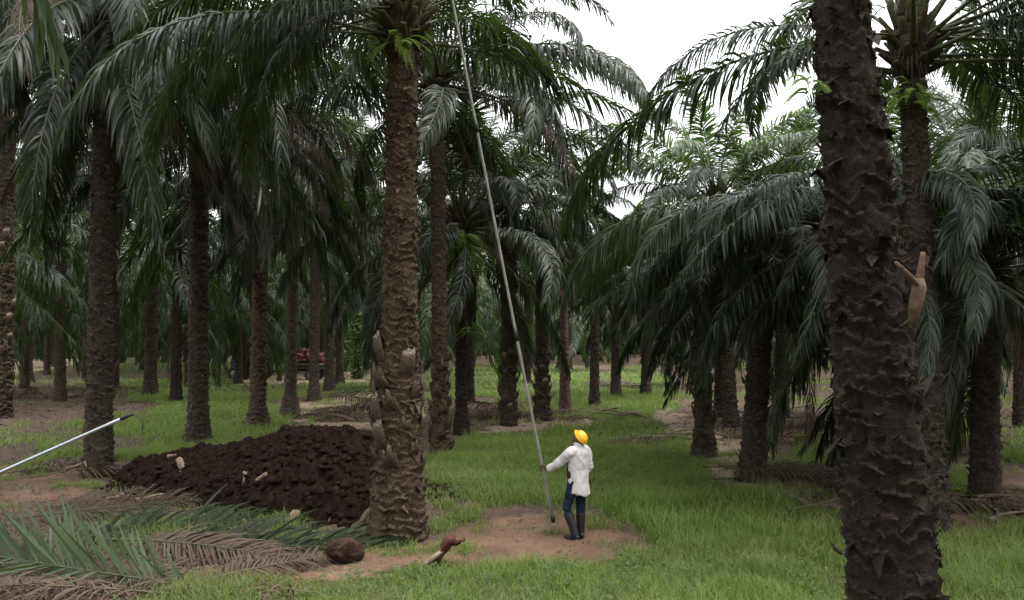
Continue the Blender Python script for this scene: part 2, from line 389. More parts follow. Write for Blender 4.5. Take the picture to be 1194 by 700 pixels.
# ---------------------------------------------------------------- oil palm parts
def frond_mesh(name, seed, e0, bend, L=6.2, pet=.16, n=105, leaf=.95, droop=.55, mat=None, w=.046, segs=4, side_bend=.12, nu=6, fwd=(68, 28), rank=26, curl=1.35, thick=1.0):
    r = np.random.default_rng(seed)
    ns = 30; s = np.linspace(0, 1, ns)
    a = R(e0)-R(bend)*s**curl
    sb = side_bend*r.normal()*(2.0 if e0 < 20 else 1.0)
    dx, dz = np.cos(a), np.sin(a)
    X = np.concatenate([[0], np.cumsum((dx[1:]+dx[:-1])/2)])*L/(ns-1); Z = np.concatenate([[0], np.cumsum((dz[1:]+dz[:-1])/2)])*L/(ns-1)
    Yc = sb*L*s**2
    P = np.stack([X, Yc, Z], -1)
    T = np.gradient(P, axis=0); T /= np.linalg.norm(T, axis=1)[:, None]
    acc = Acc()
    rad = (np.interp(s, [0, .04, .16, .5, 1], [.085, .06, .036, .022, .005]))*thick
    acc.tube(P, rad, nu, True, 1.0, flat=np.interp(s, [0, .2, 1], [.55, .75, 1]))
    t = pet+(1-pet)*np.linspace(0, 1, n)**.95
    for sd in (-1, 1):
        tj = np.clip(t+r.normal(0, .004, n), 0, 1)
        p = np.stack([np.interp(tj, s, P[:, k]) for k in range(3)], -1)
        tg = np.stack([np.interp(tj, s, T[:, k]) for k in range(3)], -1); tg /= np.linalg.norm(tg, axis=1)[:, None]
        S = np.cross(tg, np.array([0, 0, 1.0])); S /= np.linalg.norm(S, axis=1)[:, None]+1e-6
        S = S*np.sign(S[:, 1:2]+1e-9)*1.0
        U = np.cross(S, tg); U *= np.sign(U[:, 2:3]+1e-9)
        q = (tj-pet)/(1-pet)
        ln = leaf*np.interp(q, [0, .08, .3, .65, .9, 1], [.28, .62, 1, .92, .62, .42])*r.uniform(.82, 1.08, n)
        ph = R(1)*np.interp(q, [0, 1], fwd)+r.normal(0, .09, n)
        psi = R(rank)*r.choice([-.7, .25, 1.0], n)+r.normal(0, .12, n)
        d = tg*np.cos(ph)[:, None]+np.sin(ph)[:, None]*(sd*S*np.cos(psi)[:, None]+U*np.sin(psi)[:, None])
        wv = tg-d*(tg*d).sum(1)[:, None]; wv /= np.linalg.norm(wv, axis=1)[:, None]+1e-6
        nv = np.cross(d, wv); ro = r.normal(0, .35, n); wv = wv*np.cos(ro)[:, None]+nv*np.sin(ro)[:, None]
        dr = droop*r.uniform(.6, 1.4, n)*(1+.35*vnoise(q*7+seed, sd*3.3, 1.5))
        ln = ln*np.where(vnoise(q*26+seed*3.1, sd*5.5, 2.5) > .72, r.uniform(.1, .5, n), 1.0)
        rows = []; c = p.copy(); prof = np.interp(np.linspace(0, 1, segs+1), [0, .25, .55, .8, 1], [.45, 1, .95, .6, .06])
        for k in range(segs+1):
            hw = (w*.5*prof[k]*np.interp(q, [0, .2, .8, 1], [.55, 1, .9, .6]))[:, None]
            rows += [c-wv*hw, c+wv*hw]
            d = d+np.array([0, 0, -1.0])*(dr*(k+1)/segs*1.3)[:, None]; d /= np.linalg.norm(d, axis=1)[:, None]
            wv = wv-d*(wv*d).sum(1)[:, None]; wv /= np.linalg.norm(wv, axis=1)[:, None]+1e-6
            c = c+d*(ln/segs)[:, None]
        V = np.stack(rows, 1); m = V.shape[1]
        b = np.arange(n)[:, None, None]*m+np.arange(segs)[None, :, None]*2
        acc.add(V.reshape(-1, 3), (b+np.array([0, 1, 3, 2])).reshape(-1, 4), None, 0.0)
    return acc, mat, name
def fm(*a, **k):
    acc, mat, name = frond_mesh(*a, **k); return acc.mesh(name, mat, False)
ELEV = [84, 69, 55, 41, 27, 13, -1, -16, -36]
BEND = [44, 72, 90, 95, 94, 88, 80, 66, 46]
DROOP = [.14, .2, .32, .48, .62, .75, .88, 1.0, 1.15]
FROND = {}
for k, (e, b) in enumerate(zip(ELEV, BEND)):
    FROND[k] = [fm('frond', 100+10*k+v, e+random.uniform(-4, 4), b+random.uniform(-10, 10), L=random.uniform(5.7, 6.5), droop=DROOP[k]*[.8, 1.0, 1.35][v], mat=M['leaf'], n=165, w=.042, curl=1.9, rank=32) for v in range(3)]
FROND_Y = {k: [fm('frond', 500+10*k, ELEV[k], BEND[k]*.85, mat=M['leaf_young'], droop=DROOP[k]*1.1, n=125, w=.075, curl=1.7, rank=36)] for k in range(5)}
FROND_D = [fm('frond', 700+v, e, b, L=5.6, n=80, leaf=.85, droop=1.5, mat=M['leaf_dead'], w=.026) for v, (e, b) in enumerate(((-5, 75), (-30, 55), (-55, 30), (12, 95)))]

def heart_mesh(seed):
    r = np.random.default_rng(seed); a = Acc()
    z = np.linspace(-.55, .7, 8)
    a.tube(np.stack([0*z, 0*z, z], -1), [.20, .27, .31, .32, .29, .22, .14, .05], 14, True, 0)
    for k in range(40):
        th = k*2.39996; z0 = -.5+1.05*k/40; rr_ = np.interp(z0, [-.55, 0, .6], [.24, .30, .14]); el = R(20+62*k/40)
        s = np.linspace(0, 1, 5)[:, None]; o = np.array([math.cos(th), math.sin(th), 0])
        ln = r.uniform(.25, .5)
        P = o*rr_*.8+np.array([0, 0, z0])+s*ln*(o*math.cos(el)+np.array([0, 0, math.sin(el)]))
        a.tube(P, np.linspace(.11, .05, 5), 6, True, np.linspace(0, .8, 5).repeat(6).tolist()+[0, .8], flat=.55)
    for k in range(3):
        th = k*2.1; s = np.linspace(0, 1, 7)[:, None]
        P = np.array([0, 0, .3])+s*np.array([.25*math.cos(th), .25*math.sin(th), r.uniform(.7, 1.2)])
        a.tube(P, np.linspace(.045, .008, 7), 6, True, 1.0)
    for k in range(70):                              # ragged fibre and small epiphytes hanging from the leaf bases
        th = r.uniform(0, 2*PI); z0 = r.uniform(-.5, .2); o = np.array([math.cos(th), math.sin(th), 0]); l = r.uniform(.15, .55)
        c = o*.3+np.array([0, 0, z0]); t = np.array([-o[1], o[0], 0])*.02
        e = c+o*r.uniform(.02, .12)+np.array([0, 0, -l])
        a.add([c-t, c+t, e+t*.3, e-t*.3], [(0, 1, 2, 3)])
    return a.mesh('crown', M['heart'], False)
HEART = [heart_mesh(s) for s in (1, 2, 3)]

def trunk_mesh(name, H, rz, lean=(0, 0), seed=0, N=7, row=.13, amp=.05, nu=64, dz=.025, mat=None, top=0.0, bow=0.0, patches=(), flakes=0):
    """rz: [(z, radius)...]. Rows of cut leaf bases: each scale grows outward upward and ends in a ragged lip."""
    nv = int(H/dz)+1; z = np.linspace(-.25, H, nv); th = np.arange(nu)*2*PI/nu
    Zg, Th = np.meshgrid(z, th, indexing='ij'); s = seed*13.7
    cx, cy = np.cos(Th), np.sin(Th)
    u = Th*N/(2*PI)
    zz = Zg/row+.55*vnoise(cx*1.7+s, cy*1.7, Zg*2.2)+.35*vnoise(cx*4+s, cy*4, Zg*8)+.12*vnoise(cx*12+s, cy*12, Zg*24)+Th/(2*PI)*2
    u = u+.35*vnoise(cx*2.3-s, cy*2.3, Zg*5)
    rw = np.floor(zz); un = u+.5*rw
    cu = un-np.floor(un); cd = np.abs(cu-.5)*2
    zz2 = zz+.34*cd**2*np.where(_hash(np.floor(un) % N, rw, rw*0+seed) > .3, 1, -.8)+.22*_hash(np.floor(un) % N+7, rw, rw*0+seed); t = zz2-np.floor(zz2)
    cell = _hash(np.floor(un) % N+3, np.floor(zz2), rw*0+seed+5)
    am = amp*(.25+1.25*cell)*np.interp(Zg, [0, .4, H*.8, H], [1.25, 1.1, 1, 1])
    for (z0, z1, k) in patches: am = np.where((Zg > z0) & (Zg < z1), am*k, am)
    prof = t**1.9*np.clip((1-t)/.07, 0, 1)*(1-.35*cd**4)-.18*np.exp(-((cd-1)/.10)**2)+.16*vnoise(cx*16+s, cy*16, Zg*9)*t
    rad = np.interp(Zg, [p[0] for p in rz], [p[1]*.86 for p in rz])+am*(prof-.25)+.35*amp*fbm(cx*2.5+s, cy*2.5, Zg*3.5, 4)
    w = np.clip(Zg/H, 0, 1)
    X = rad*cx+lean[0]*w+bow*np.sin(PI*w); Y = rad*cy+lean[1]*w
    lip = np.clip((t-.72)/.15, 0, 1)*np.clip((1-t)/.06, 0, 1)*(.2+.8*cell)
    V = np.stack([X, Y, Zg+0*X], -1).reshape(-1, 3)
    i, j = np.meshgrid(np.arange(nv-1), np.arange(nu), indexing='ij'); j2 = (j+1) % nu
    q = np.stack([i*nu+j, i*nu+j2, (i+1)*nu+j2, (i+1)*nu+j], -1).reshape(-1, 4)
    m = len(V); V = np.vstack([V, [lean[0], lean[1], H+top]])
    tr = [(m, (nv-1)*nu+k, (nv-1)*nu+(k+1) % nu) for k in range(nu)]
    mk = np.append(lip.ravel(), 0)
    if flakes:                                     # torn fibres and scale tips standing off the lips
        r = np.random.default_rng(seed+99); w_ = np.clip(lip.ravel(), 0, 1)+.02; idx = r.choice(m, flakes, p=w_/w_.sum())
        c = V[idx]; th_ = Th.ravel()[idx]+r.normal(0, .5, flakes); sz = r.gamma(2.2, .016, flakes)
        o = np.stack([np.cos(th_), np.sin(th_), 0*th_], -1); t_ = np.stack([-np.sin(th_), np.cos(th_), r.normal(0, .3, flakes)], -1)
        d = o*r.uniform(.2, 1.0, flakes)[:, None]+np.array([0, 0, 1.0])*r.normal(.25, .8, flakes)[:, None]+t_*r.normal(0, .4, flakes)[:, None]
        b = c-o*.012; F_ = np.stack([b-t_*(sz*.55)[:, None], b+t_*(sz*.55)[:, None], b+d*sz[:, None]], 1).reshape(-1, 3)
        n0 = len(V); V = np.vstack([V, F_]); tr = np.vstack([np.array(tr), n0+np.arange(3*flakes).reshape(-1, 3)])
        mk = np.append(mk, np.repeat(r.random(flakes)**2*.8, 3))
    return mesh_np(name, V, q, tr, mat, {'mask': mk}, True)

def leaf_base_mesh(seed, L=.42, w=.24):
    """the sawn-off woody base of an old frond: a curved, tapering shell with a slanted cut end"""
    r = np.random.default_rng(seed); a = Acc(); ns = 9; s = np.linspace(0, 1, ns)
    P = np.stack([.02+.085*s**1.3+.02*np.sin(4*s), 0*s, -.06+L*s], -1)
    wid = w*.5*np.interp(s, [0, .3, .8, 1], [1.0, .98, .86, .80]); thk = np.interp(s, [0, .5, 1], [.035, .05, .026])
    nu = 14; th = np.arange(nu)*2*PI/nu; V = []
    for k in range(ns):
        y = wid[k]*np.cos(th); x = thk[k]*np.sin(th)*(1+.2*r.normal(size=nu)*.3)-.25*np.abs(y)**1.6
        z = 0*th+(.06*np.cos(th+r.uniform(-1.5, 1.5)) if k == ns-1 else 0)+.012*r.normal(size=nu)
        x = x+.022*vnoise(y*28+seed*7, z*28+P[k, 2]*24, 1.5+seed); z = z+.05*(k/ns)*vnoise(y*30, seed*5.5, 2.2)*(1+2*(k == ns-1))
        V.append(np.stack([P[k, 0]+x, P[k, 1]+y, P[k, 2]+z], -1))
    V = np.vstack(V); i, j = np.meshgrid(np.arange(ns-1), np.arange(nu), indexing='ij'); j2 = (j+1) % nu
    q = np.stack([i*nu+j, i*nu+j2, (i+1)*nu+j2, (i+1)*nu+j], -1).reshape(-1, 4)
    m = len(V); c = V[-nu:].mean(0)-np.array([0, 0, .02]); V = np.vstack([V, c])
    a.add(V, q, [(m, (ns-1)*nu+k, (ns-1)*nu+(k+1) % nu) for k in range(nu)], np.append(np.repeat(np.interp(s, [0, .6, .9, 1], [0, .15, .6, 1]), nu)*r.uniform(.3, 1.3), 1))
    return a.mesh('leaf_base', M['stub'], True)
LEAFBASE = [leaf_base_mesh(s, l, w) for s, l, w in ((1, .32, .28), (2, .26, .24), (3, .40, .26), (4, .22, .32))]

def far_crown_mesh(seed):
    r = np.random.default_rng(seed); A = Acc(); n = 30
    for k in range(n):
        e = 82-128*(k/n)**1.05+r.uniform(-8, 8); b = np.interp(e, ELEV[::-1], BEND[::-1])+r.uniform(-10, 10)
        acc, _, _ = frond_mesh('x', 900+seed*50+k, e, b, L=r.uniform(5.4, 6.4), n=40, w=.105, segs=3, nu=3, droop=float(np.interp(e, ELEV[::-1], DROOP[::-1])), curl=1.9)
        th = k*2.39996+r.uniform(-.2, .2); c, s = math.cos(th), math.sin(th)
        V = np.vstack(acc.V)@np.array([[c, s, 0], [-s, c, 0], [0, 0, 1]])+np.array([c*.2, s*.2, .3-.6*k/n])
        A.add(V, np.vstack(acc.Q), np.vstack(acc.T), np.concatenate(acc.A))
    return A.mesh('crown', M['leaf_far'], False)
FARCROWN = [far_crown_mesh(s) for s in range(5)]
FARTRUNK = [trunk_mesh('trunk', 8.0, [(0, .36), (.6, .27), (3, .23), (8, .2)], seed=60+k, N=6, row=.17, amp=.06, nu=24, dz=.07, mat=M['bark'] if k else M['bark_red']) for k in range(3)]

def put_crown(root, loc, n, seed, rz=None, sc=.95, dead=3, young=0, emin=-34, top=84, aim=(), aimd=(), clear=None):
    r = random.Random(seed)
    cr = link('crown', HEART[seed % 3], root, loc, (0, 0, r.uniform(0, 6.28)), 1.0)
    base = r.uniform(0, 6.28) if rz is None else rz
    for k in range(n):
        q = k/(n-1); e = top-(top-emin)*q**1.02+r.uniform(-6, 6)
        v = min(range(len(ELEV)), key=lambda i_: abs(ELEV[i_]-e))
        me_ = FROND_Y[v][0] if (k < young and v in FROND_Y) else r.choice(FROND[v])
        th = base+k*2.39996+r.uniform(-.18, .18); rad = .10+.17*q
        az_ = (th+cr.rotation_euler.z) % (2*PI)
        if clear and (clear[0] < az_ < clear[1] or clear[0] < az_+2*PI < clear[1]) and e < 66: continue
        link('frond', me_, cr, (rad*math.cos(th), rad*math.sin(th), .42-.75*q), (r.uniform(-.15, .15)-q*r.choice((-.35, .35)), 0, th), sc*r.uniform(.88, 1.06))
    cz = cr.rotation_euler.z
    for az, v, s_ in aim:
        link('frond', FROND[v][0], cr, (.25*math.cos(az-cz), .25*math.sin(az-cz), .1), (0, 0, az-cz), s_)
    for az, v, s_ in aimd:
        link('dead_frond', FROND_D[v], cr, (.25*math.cos(az-cz), .25*math.sin(az-cz), 0), (.1, 0, az-cz), s_)
    for k in range(dead):
        th = r.uniform(0, 6.28)
        link('dead_frond', r.choice(FROND_D), cr, (.27*math.cos(th), .27*math.sin(th), -.42), (r.uniform(-.2, .2), 0, th), sc*r.uniform(.8, 1.0))
    return cr
PALMS = []
def palm(base, crown_px, label, r=(.36, .25, .22), seed=0, n=34, mat='bark', N=7, row=.13, amp=.05, hi=False, group=None, stubs=None, Y=None, H=None, lean=None, stub_sc=1.0, **ck):
    b = gnd(*base) if Y is None else Vector((at(base[0], base[1], Y)[0], Y, 0))
    b.z = gh(b.x, b.y)
    if H is None:
        t = at(crown_px[0], crown_px[1], b.y); H = t.z-b.z; lean = (t.x-b.x, 0)
    root = thing('oil_palm', label, 'oil palm', b, 0, group)
    rz = r if hasattr(r[0], '__len__') else [(0, r[0]), (.25, r[0]*.93), (.8, r[1]*1.06), (1.8, r[1]), (H, r[2])]
    tr = link('trunk', trunk_mesh('trunk', H, rz, lean, seed, N, row, amp, 112 if hi else 56, .016 if hi else .03, M[mat], flakes=5000 if hi else 1500), root)
    if stubs:
        z0, z1, k, tilt = stubs; q = random.Random(seed)
        for i_ in range(k):
            z = z0+(z1-z0)*(i_+.5)/k+q.uniform(-.08, .08); th = i_*2.39996+q.uniform(-.3, .3)
            rad = .86*float(np.interp(z, [p[0] for p in rz], [p[1] for p in rz]))-.04
            link('leaf_base', LEAFBASE[q.randrange(4)], tr, (rad*math.cos(th)+lean[0]*z/H, rad*math.sin(th)+lean[1]*z/H, z), (q.uniform(-.12, .12), q.uniform(0, .35)*tilt, th), stub_sc*q.uniform(.75, 1.15))
    if n: put_crown(root, (lean[0], lean[1], H), n, seed, **ck)
    PALMS.append((b.x, b.y)); return root, tr

# ---------------------------------------------------------------- the palms one can tell apart
# the right foreground trunk
big, big_trunk = palm((1064, 931), None, 'huge dark foreground oil palm trunk with a forked frond stub, reaching above the picture',
     r=[(0, .40), (.5, .375), (1.4, .335), (3.1, .30), (5.3, .205), (9.6, .18)], seed=3, N=7, row=.125, amp=.05, hi=True, mat='bark_red', n=9, H=9.8, lean=(-.70, .1), dead=0, emin=74)
# its forked cut stub and two small snags
def fork_mesh():
    a = Acc()
    a.tube([(0, 0, -.45), (.05, -.01, -.2), (.09, -.02, 0), (.10, -.02, .1)], [.05, .085, .09, .05], 10, True, [0]*20+[.3]*20+[0, .3], flat=.6)
    s = np.linspace(0, 1, 6)
    a.tube(np.stack([.05-.25*s, -.04-.02*s, .02+.27*s], -1), np.interp(s, [0, .3, 1], [.06, .085, .03]), 10, True, .9, flat=.45)
    a.tube(np.stack([.10+.045*s, -.01*s, .05+.36*s], -1), np.interp(s, [0, .3, 1], [.05, .05, .028]), 10, True, .8, flat=.6)
    return a.mesh('frond_stub', M['fresh'], True)
p = at(1062, 335, 5.86)
st = link('frond_stub', fork_mesh(), big_trunk, p-big.location, (0, 0, 0), .56)
st['label'] = 'pale forked stub of a torn frond'
for px, py, yy, sz in ((980, 642, 5.9, .3), (1052, 378, 5.75, .22)):
    p = at(px, py, yy); o = link('leaf_base', LEAFBASE[1], big_trunk, p-big.location, (0, .5, PI if px < 1000 else -.3), sz)

palm((463, 627), (470, 22), 'tall centre oil palm with a collar of loose leaf bases, beside the mulch heap',
     r=[(0, .56), (.35, .50), (.9, .43), (1.3, .39), (2.4, .365), (2.9, .32), (4.4, .285), (8.0, .25)], seed=5, N=7, row=.125, amp=.055, hi=True,
     stubs=(1.0, 2.75, 26, .35), stub_sc=1.0, mat='bark_warm', n=34, dead=0, emin=6, sc=.86, clear=(5.0, 7.1), aim=((.15, 4, .56), (.5, 3, .55), (2.8, 6, .8), (-1.9, 6, .62), (-2.5, 6, .66), (-2.9, 6, .8), (-2.2, 7, .5)))
palm((1087, 622), (1062, 52), 'tall oil palm right behind the huge foreground trunk, stalks spreading against the sky', r=(.34, .27, .2), seed=8, mat='bark', n=30, hi=True, N=6, dead=0, emin=2, rz=.45, clear=(2.3, 4.3), aim=((3.30, 6, 1.08), (3.05, 5, .72), (3.62, 6, .6), (-.25, 4, .9), (.1, 5, 1.0), (-.6, 5, .95), (.4, 5, .9), (-.1, 6, .95), (.7, 6, .9), (-.9, 6, .8)))
palm((1003, 588), (980, 265), 'short oil palm half hidden behind the left edge of the huge foreground trunk', r=(.36, .3, .27), seed=12, n=34, rz=2.9, dead=1, top=16, aim=((3.3, 5, .9), (3.6, 5, .8), (3.0, 5, .88), (2.7, 5, .85), (-.5, 5, 1.0), (-.2, 4, 1)), sc=.74, emin=-8, stubs=(3.6, 5.0, 10, .6))
palm((876, 560), (893, 305), 'short oil palm with black drooping fronds over a narrow ringed trunk, right of the path', r=(.38, .27, .25), seed=15, n=36, dead=2, N=6, row=.14, emin=-24, top=26, sc=.66)
palm((821, 533), (817, 300), 'short oil palm with white scars low on its trunk, right of the path', r=(.38, .25, .24), seed=17, n=32, stubs=(.7, 3.2, 12, .7), emin=-14, top=26, sc=.58)
palm((1148, 582), (1150, 318), 'low oil palm whose black fronds hang to the ground near the right border', r=(.34, .28, .28), seed=19, n=36, emin=-60, dead=3, top=60, sc=.85)
palm((1108, 532), (1113, 290), 'slim oil palm seen in the gap right of the huge foreground trunk', r=(.3, .24, .22), seed=21, n=30, emin=-55)
palm((114, 555), (126, 15), 'thick oil palm with a white chip on its trunk, behind the silver pole tip', r=(.40, .31, .27), seed=23, n=42, hi=True, N=7, row=.15, dead=5, emin=-44, sc=1.05, aim=((-.9, 7, 1.1), (-.4, 7, 1.1), (-1.4, 7, 1.1), (-2.2, 7, 1.1), (-.1, 8, 1.05), (-1.1, 8, 1.15), (-.65, 6, 1.1)), stubs=(2.1, 2.4, 2, 1.0))
palm((231, 518), (232, 128), 'oil palm with neatly ringed trunk just behind the left half of the mulch heap', r=(.44, .31, .28), seed=25, n=36, N=7, row=.16, amp=.065, dead=3, emin=-45, aimd=((-.35, 3, 1.15), (-.2, 0, 1.1), (-.6, 0, 1.1), (-.75, 3, 1.1), (-.5, 3, 1.2)))
palm((300, 499), (306, 180), 'oil palm with pale stepped bark and flared foot behind the mulch heap', r=(.48, .28, .24), seed=27, n=34, N=6, row=.17, amp=.06, mat='bark_pale', dead=2, emin=-55)
palm((338, 486), (344, 205), 'smooth grey oil palm with swollen foot, left of the heaped red fruit', r=(.46, .25, .24), seed=29, n=32, row=.2, amp=.03, emin=-55)
palm((366, 467), (368, 240), 'slender oil palm in front of the fruit trailer', r=(.38, .26, .25), seed=31, n=30, row=.2, amp=.03, emin=-55)
palm((384, 457), (386, 235), 'oil palm just right of the fruit trailer, front one of a close pair', r=(.42, .28, .25), seed=33, n=28, row=.22, amp=.03, emin=-50)
palm((396, 447), (397, 250), 'rear one of the close pair of oil palms right of the fruit trailer', r=(.4, .28, .25), seed=35, n=26, emin=-50)
vine_root, _ = palm((417, 440), (412, 240), 'distant oil palm whose trunk is wrapped in light green vine', r=(.42, .3, .28), seed=37, n=26, emin=-45)
palm((175, 463), (180, 205), 'dark oil palm with ragged trunk between the two thick left palms', r=(.52, .34, .32), seed=39, n=32, emin=-60, dead=3, stubs=(2.0, 6.0, 18, .8))
palm((3, 489), (8, 95), 'oil palm with knobbly scaled trunk cut by the left border', r=(.40, .34, .32), seed=41, n=34, N=8, row=.2, amp=.09, dead=2, emin=-55, stubs=(.8, 6.5, 40, .6))
palm((30, 446), (34, 250), 'squat mossy oil palm beside the pale track at far left', r=(.62, .42, .40), seed=43, n=30, emin=-60, dead=2)
palm((97, 432), (100, 260), 'pale brown far palm trunk left of the thick palm with the white chip', r=(.7, .4, .34), seed=45, n=28, emin=-50, mat='bark_pale')
palm((514, 531), (509, 92), 'lean oil palm with golden brown upper trunk, shaggy below, right of the centre palm', r=(.34, .215, .19), seed=47, n=36, mat='bark_pale', stubs=(.2, 2.6, 28, .8), dead=2, emin=-22, aim=((-.5, 5, 1.0), (-.1, 5, 1.0), (.2, 6, 1.0), (-.7, 6, .95)))
palm((538, 508), (537, 262), 'thin dark oil palm carrying a bright green fern under its crown', r=(.30, .19, .18), seed=49, n=30, mat='bark_red', emin=-40, dead=2, row=.16, amp=.05)
palm((548, 470), (548, 250), 'thin far trunk peeping out behind the fern carrying palm', r=(.26, .2, .18), seed=51, n=24, mat='bark_red', emin=-45)
palm((593, 496), (592, 235), 'oil palm with shaggy lower trunk behind the leaning pole', r=(.36, .29, .24), seed=53, n=34, stubs=(.2, 2.4, 24, .8), dead=4, emin=-30, sc=.72, top=65)
palm((632, 490), (632, 250), 'oil palm with mossy swollen lower trunk, just right of the leaning pole', r=(.40, .27, .24), seed=55, n=32, stubs=(.2, 2.4, 22, .9), dead=2, emin=-28, sc=.66, top=55)
palm((693, 475), (694, 300), 'small oil palm behind the sticks at the left edge of the path', r=(.30, .22, .2), seed=57, n=26, emin=-20, sc=.6, top=50)
palm((753, 463), (754, 318), 'far oil palm with drooping skirt at the end of the path', r=(.34, .25, .24), seed=59, n=30, emin=-50, sc=.75, top=60)
palm((718, 464), (718, 318), 'far oil palm at the left end of the grassy path', r=(.34, .24, .22), seed=61, n=28, emin=-50, sc=.8, top=60)
palm((853, 501), (836, 242), 'pale green oil palm with upright fronds rising into the white sky gap', r=(.34, .26, .24), seed=63, n=40, young=16, emin=-30, dead=0, rz=1.1, sc=.82, top=66)
palm((840, 487), (842, 300), 'slim trunk behind the two palms at the right edge of the path', r=(.34, .26, .24), seed=65, n=26, emin=-30, sc=.6, top=35)
palm((911, 497), (913, 310), 'oil palm behind the heap of dead fronds right of the path', r=(.34, .26, .24), seed=67, n=30, emin=-58)
palm((1216, 530), (1212, 262), 'oil palm past the right border sending feathery fronds into view', r=(.36, .28, .26), seed=69, n=34, emin=-50)
palm((1192, 500), (1190, 236), 'far oil palm by the right border standing above the low ones', r=(.36, .28, .26), seed=71, n=32, emin=-45)
palm((-95, 548), (-90, -80), 'oil palm beyond the left border whose fronds hang into the upper corner', r=(.38, .3, .28), seed=73, n=40, dead=3, emin=-44, aim=((-.6, 7, 1.1), (-.2, 7, 1.1), (.2, 8, 1.1)))
palm((70, 470), (72, 175), 'shaded oil palm behind the stack of brown fronds on the left', r=(.34, .26, .25), seed=75, n=34, dead=4, emin=-58)
# crownless dead trunk
dp = gnd(659, 483); dp.z = gh(dp.x, dp.y)
root = thing('dead_palm', 'bare reddish dead palm trunk snapped off without a crown, beside the path', 'dead palm', dp)
tr = link('trunk', trunk_mesh('trunk', 4.35, [(0, .30), (.7, .25), (2, .20), (4.35, .17)], (-.05, 0), 77, 6, .2, .035, 40, .03, M['bark_dead'], flakes=700), root)
for k in range(5):
    a = Acc(); th = k*1.26
    a.tube([(0, 0, -.1), (.01, 0, .2), (.03, 0, .3+.12*(k % 3))], [.09, .075, .03], 7, True, .2, flat=.4)
    link('splinter', a.mesh('splinter', M['rust'], True), tr, (.12*math.cos(th)-.05, .12*math.sin(th), 4.3), (0, 0, th))
PALMS.append((dp.x, dp.y))

# ---------------------------------------------------------------- the plantation behind, in staggered rows
far = []
row = 0
for Yk in np.arange(34, 150, 7.6):
    row += 1
    for k in range(-14, 15):
        x = k*8.8+(4.4 if row % 2 else 0)+random.uniform(-1.1, 1.1); y = Yk+random.uniform(-1.1, 1.1)
        if abs(math.atan2(x, y)) > R(36): continue
        if y < 88 and abs(x-y*.125) < (5.2 if y < 62 else 3.4): continue
        if any((x-a)**2+(y-b)**2 < 5.2**2 for a, b in PALMS): continue
        if y < 50 and abs(math.atan2(x, y)) > R(33): continue
        far.append((x, y))
for k in range(120):
    a_ = random.uniform(-R(31), -R(6)); d_ = random.uniform(42, 105); x, y = d_*math.sin(a_), d_*math.cos(a_)
    if all((x-a)**2+(y-b)**2 > 4.0**2 for a, b in PALMS+far): far.append((x, y))
for n_, (x, y) in enumerate(far):
    left = x < y*.10
    near = y < 72
    lab = ('shadowed oil palm in the dark rows behind the left trunks' if left else 'oil palm in the drooping rows behind the right trunks') if near else \
          ('distant oil palm closing off the rows at the back left' if left else 'distant oil palm closing off the rows at the back right')
    z = gh(x, y)
    root = thing('oil_palm', lab, 'oil palm', (x, y, z), random.uniform(0, 6.28), 'palms: '+lab)
    h = random.uniform(5.2, 8.2) if near else random.uniform(4.0, 8.6)
    if not left: h *= .84
    link('trunk', FARTRUNK[n_ % 3], root, (0, 0, 0), (0, 0, 0), (1.05, 1.05, h/8))
    link('crown', FARCROWN[n_ % 5], root, (0, 0, h), (0, 0, random.uniform(0, 6.28)), random.uniform(.92, 1.1))

LOWC = []
for sd in range(4):
    A = Acc(); r = np.random.default_rng(sd)
    for k in range(26):
        e = 80-125*(k/26)+r.uniform(-9, 9); b_ = np.interp(e, ELEV[::-1], BEND[::-1])
        acc, _, _ = frond_mesh('x', 3000+sd*50+k, e, b_, L=r.uniform(5.4, 6.4), n=11, w=.34, segs=2, nu=3, droop=.9)
        th = k*2.39996; c, s_ = math.cos(th), math.sin(th)
        A.add(np.vstack(acc.V)@np.array([[c, s_, 0], [-s_, c, 0], [0, 0, 1]]), np.vstack(acc.Q), np.vstack(acc.T), np.concatenate(acc.A))
    LOWC.append((np.vstack(A.V), np.vstack(A.Q), np.vstack(A.T), np.concatenate(A.A)))
A = Acc()
for k in range(330):
    d_ = random.uniform(128, 185); a_ = random.uniform(-R(37), R(37)); V, Q, T, mk = LOWC[k % 4]
    th = random.uniform(0, 6.28); c, s_ = math.cos(th), math.sin(th)
    x, y, h = d_*math.sin(a_), d_*math.cos(a_), random.uniform(1.5, 8)
    A.add(V@np.array([[c, s_, 0], [-s_, c, 0], [0, 0, 1]])+np.array([x, y, h]), Q, T, mk)
tag(link('treeline', A.mesh('treeline', M['leaf_far'], False)), 'far dark mass of palm foliage closing the view behind the rows', 'treeline', kind='stuff')

for x, y, h in ((-7.5, 4.5, 9.5), (4.5, -4.5, 9.5), (-3.5, -5, 9.5), (10, 3.5, 9.5), (0, -13, 9), (-11, -4, 9), (12, -6, 9), (13, 12, 9), (-15, 11, 9), (5, -11, 9), (-7, -11, 9), (-12, -14, 9), (9, -17, 9), (-3, -20, 9), (18, -2, 9), (-18, 2, 9)):  # unseen palms, added to keep skylight off the foreground
    root = thing('oil_palm', 'unseen oil palm added outside the picture so its crown shades the foreground', 'oil palm', (x, y, gh(x, y)), random.uniform(0, 6.28), 'added palms around the viewer')
    link('trunk', FARTRUNK[0], root, (0, 0, 0), (0, 0, 0), (1.1, 1.1, h/8)); link('crown', FARCROWN[int(abs(x)) % 5], root, (0, 0, h), (0, 0, 0), 1.0)

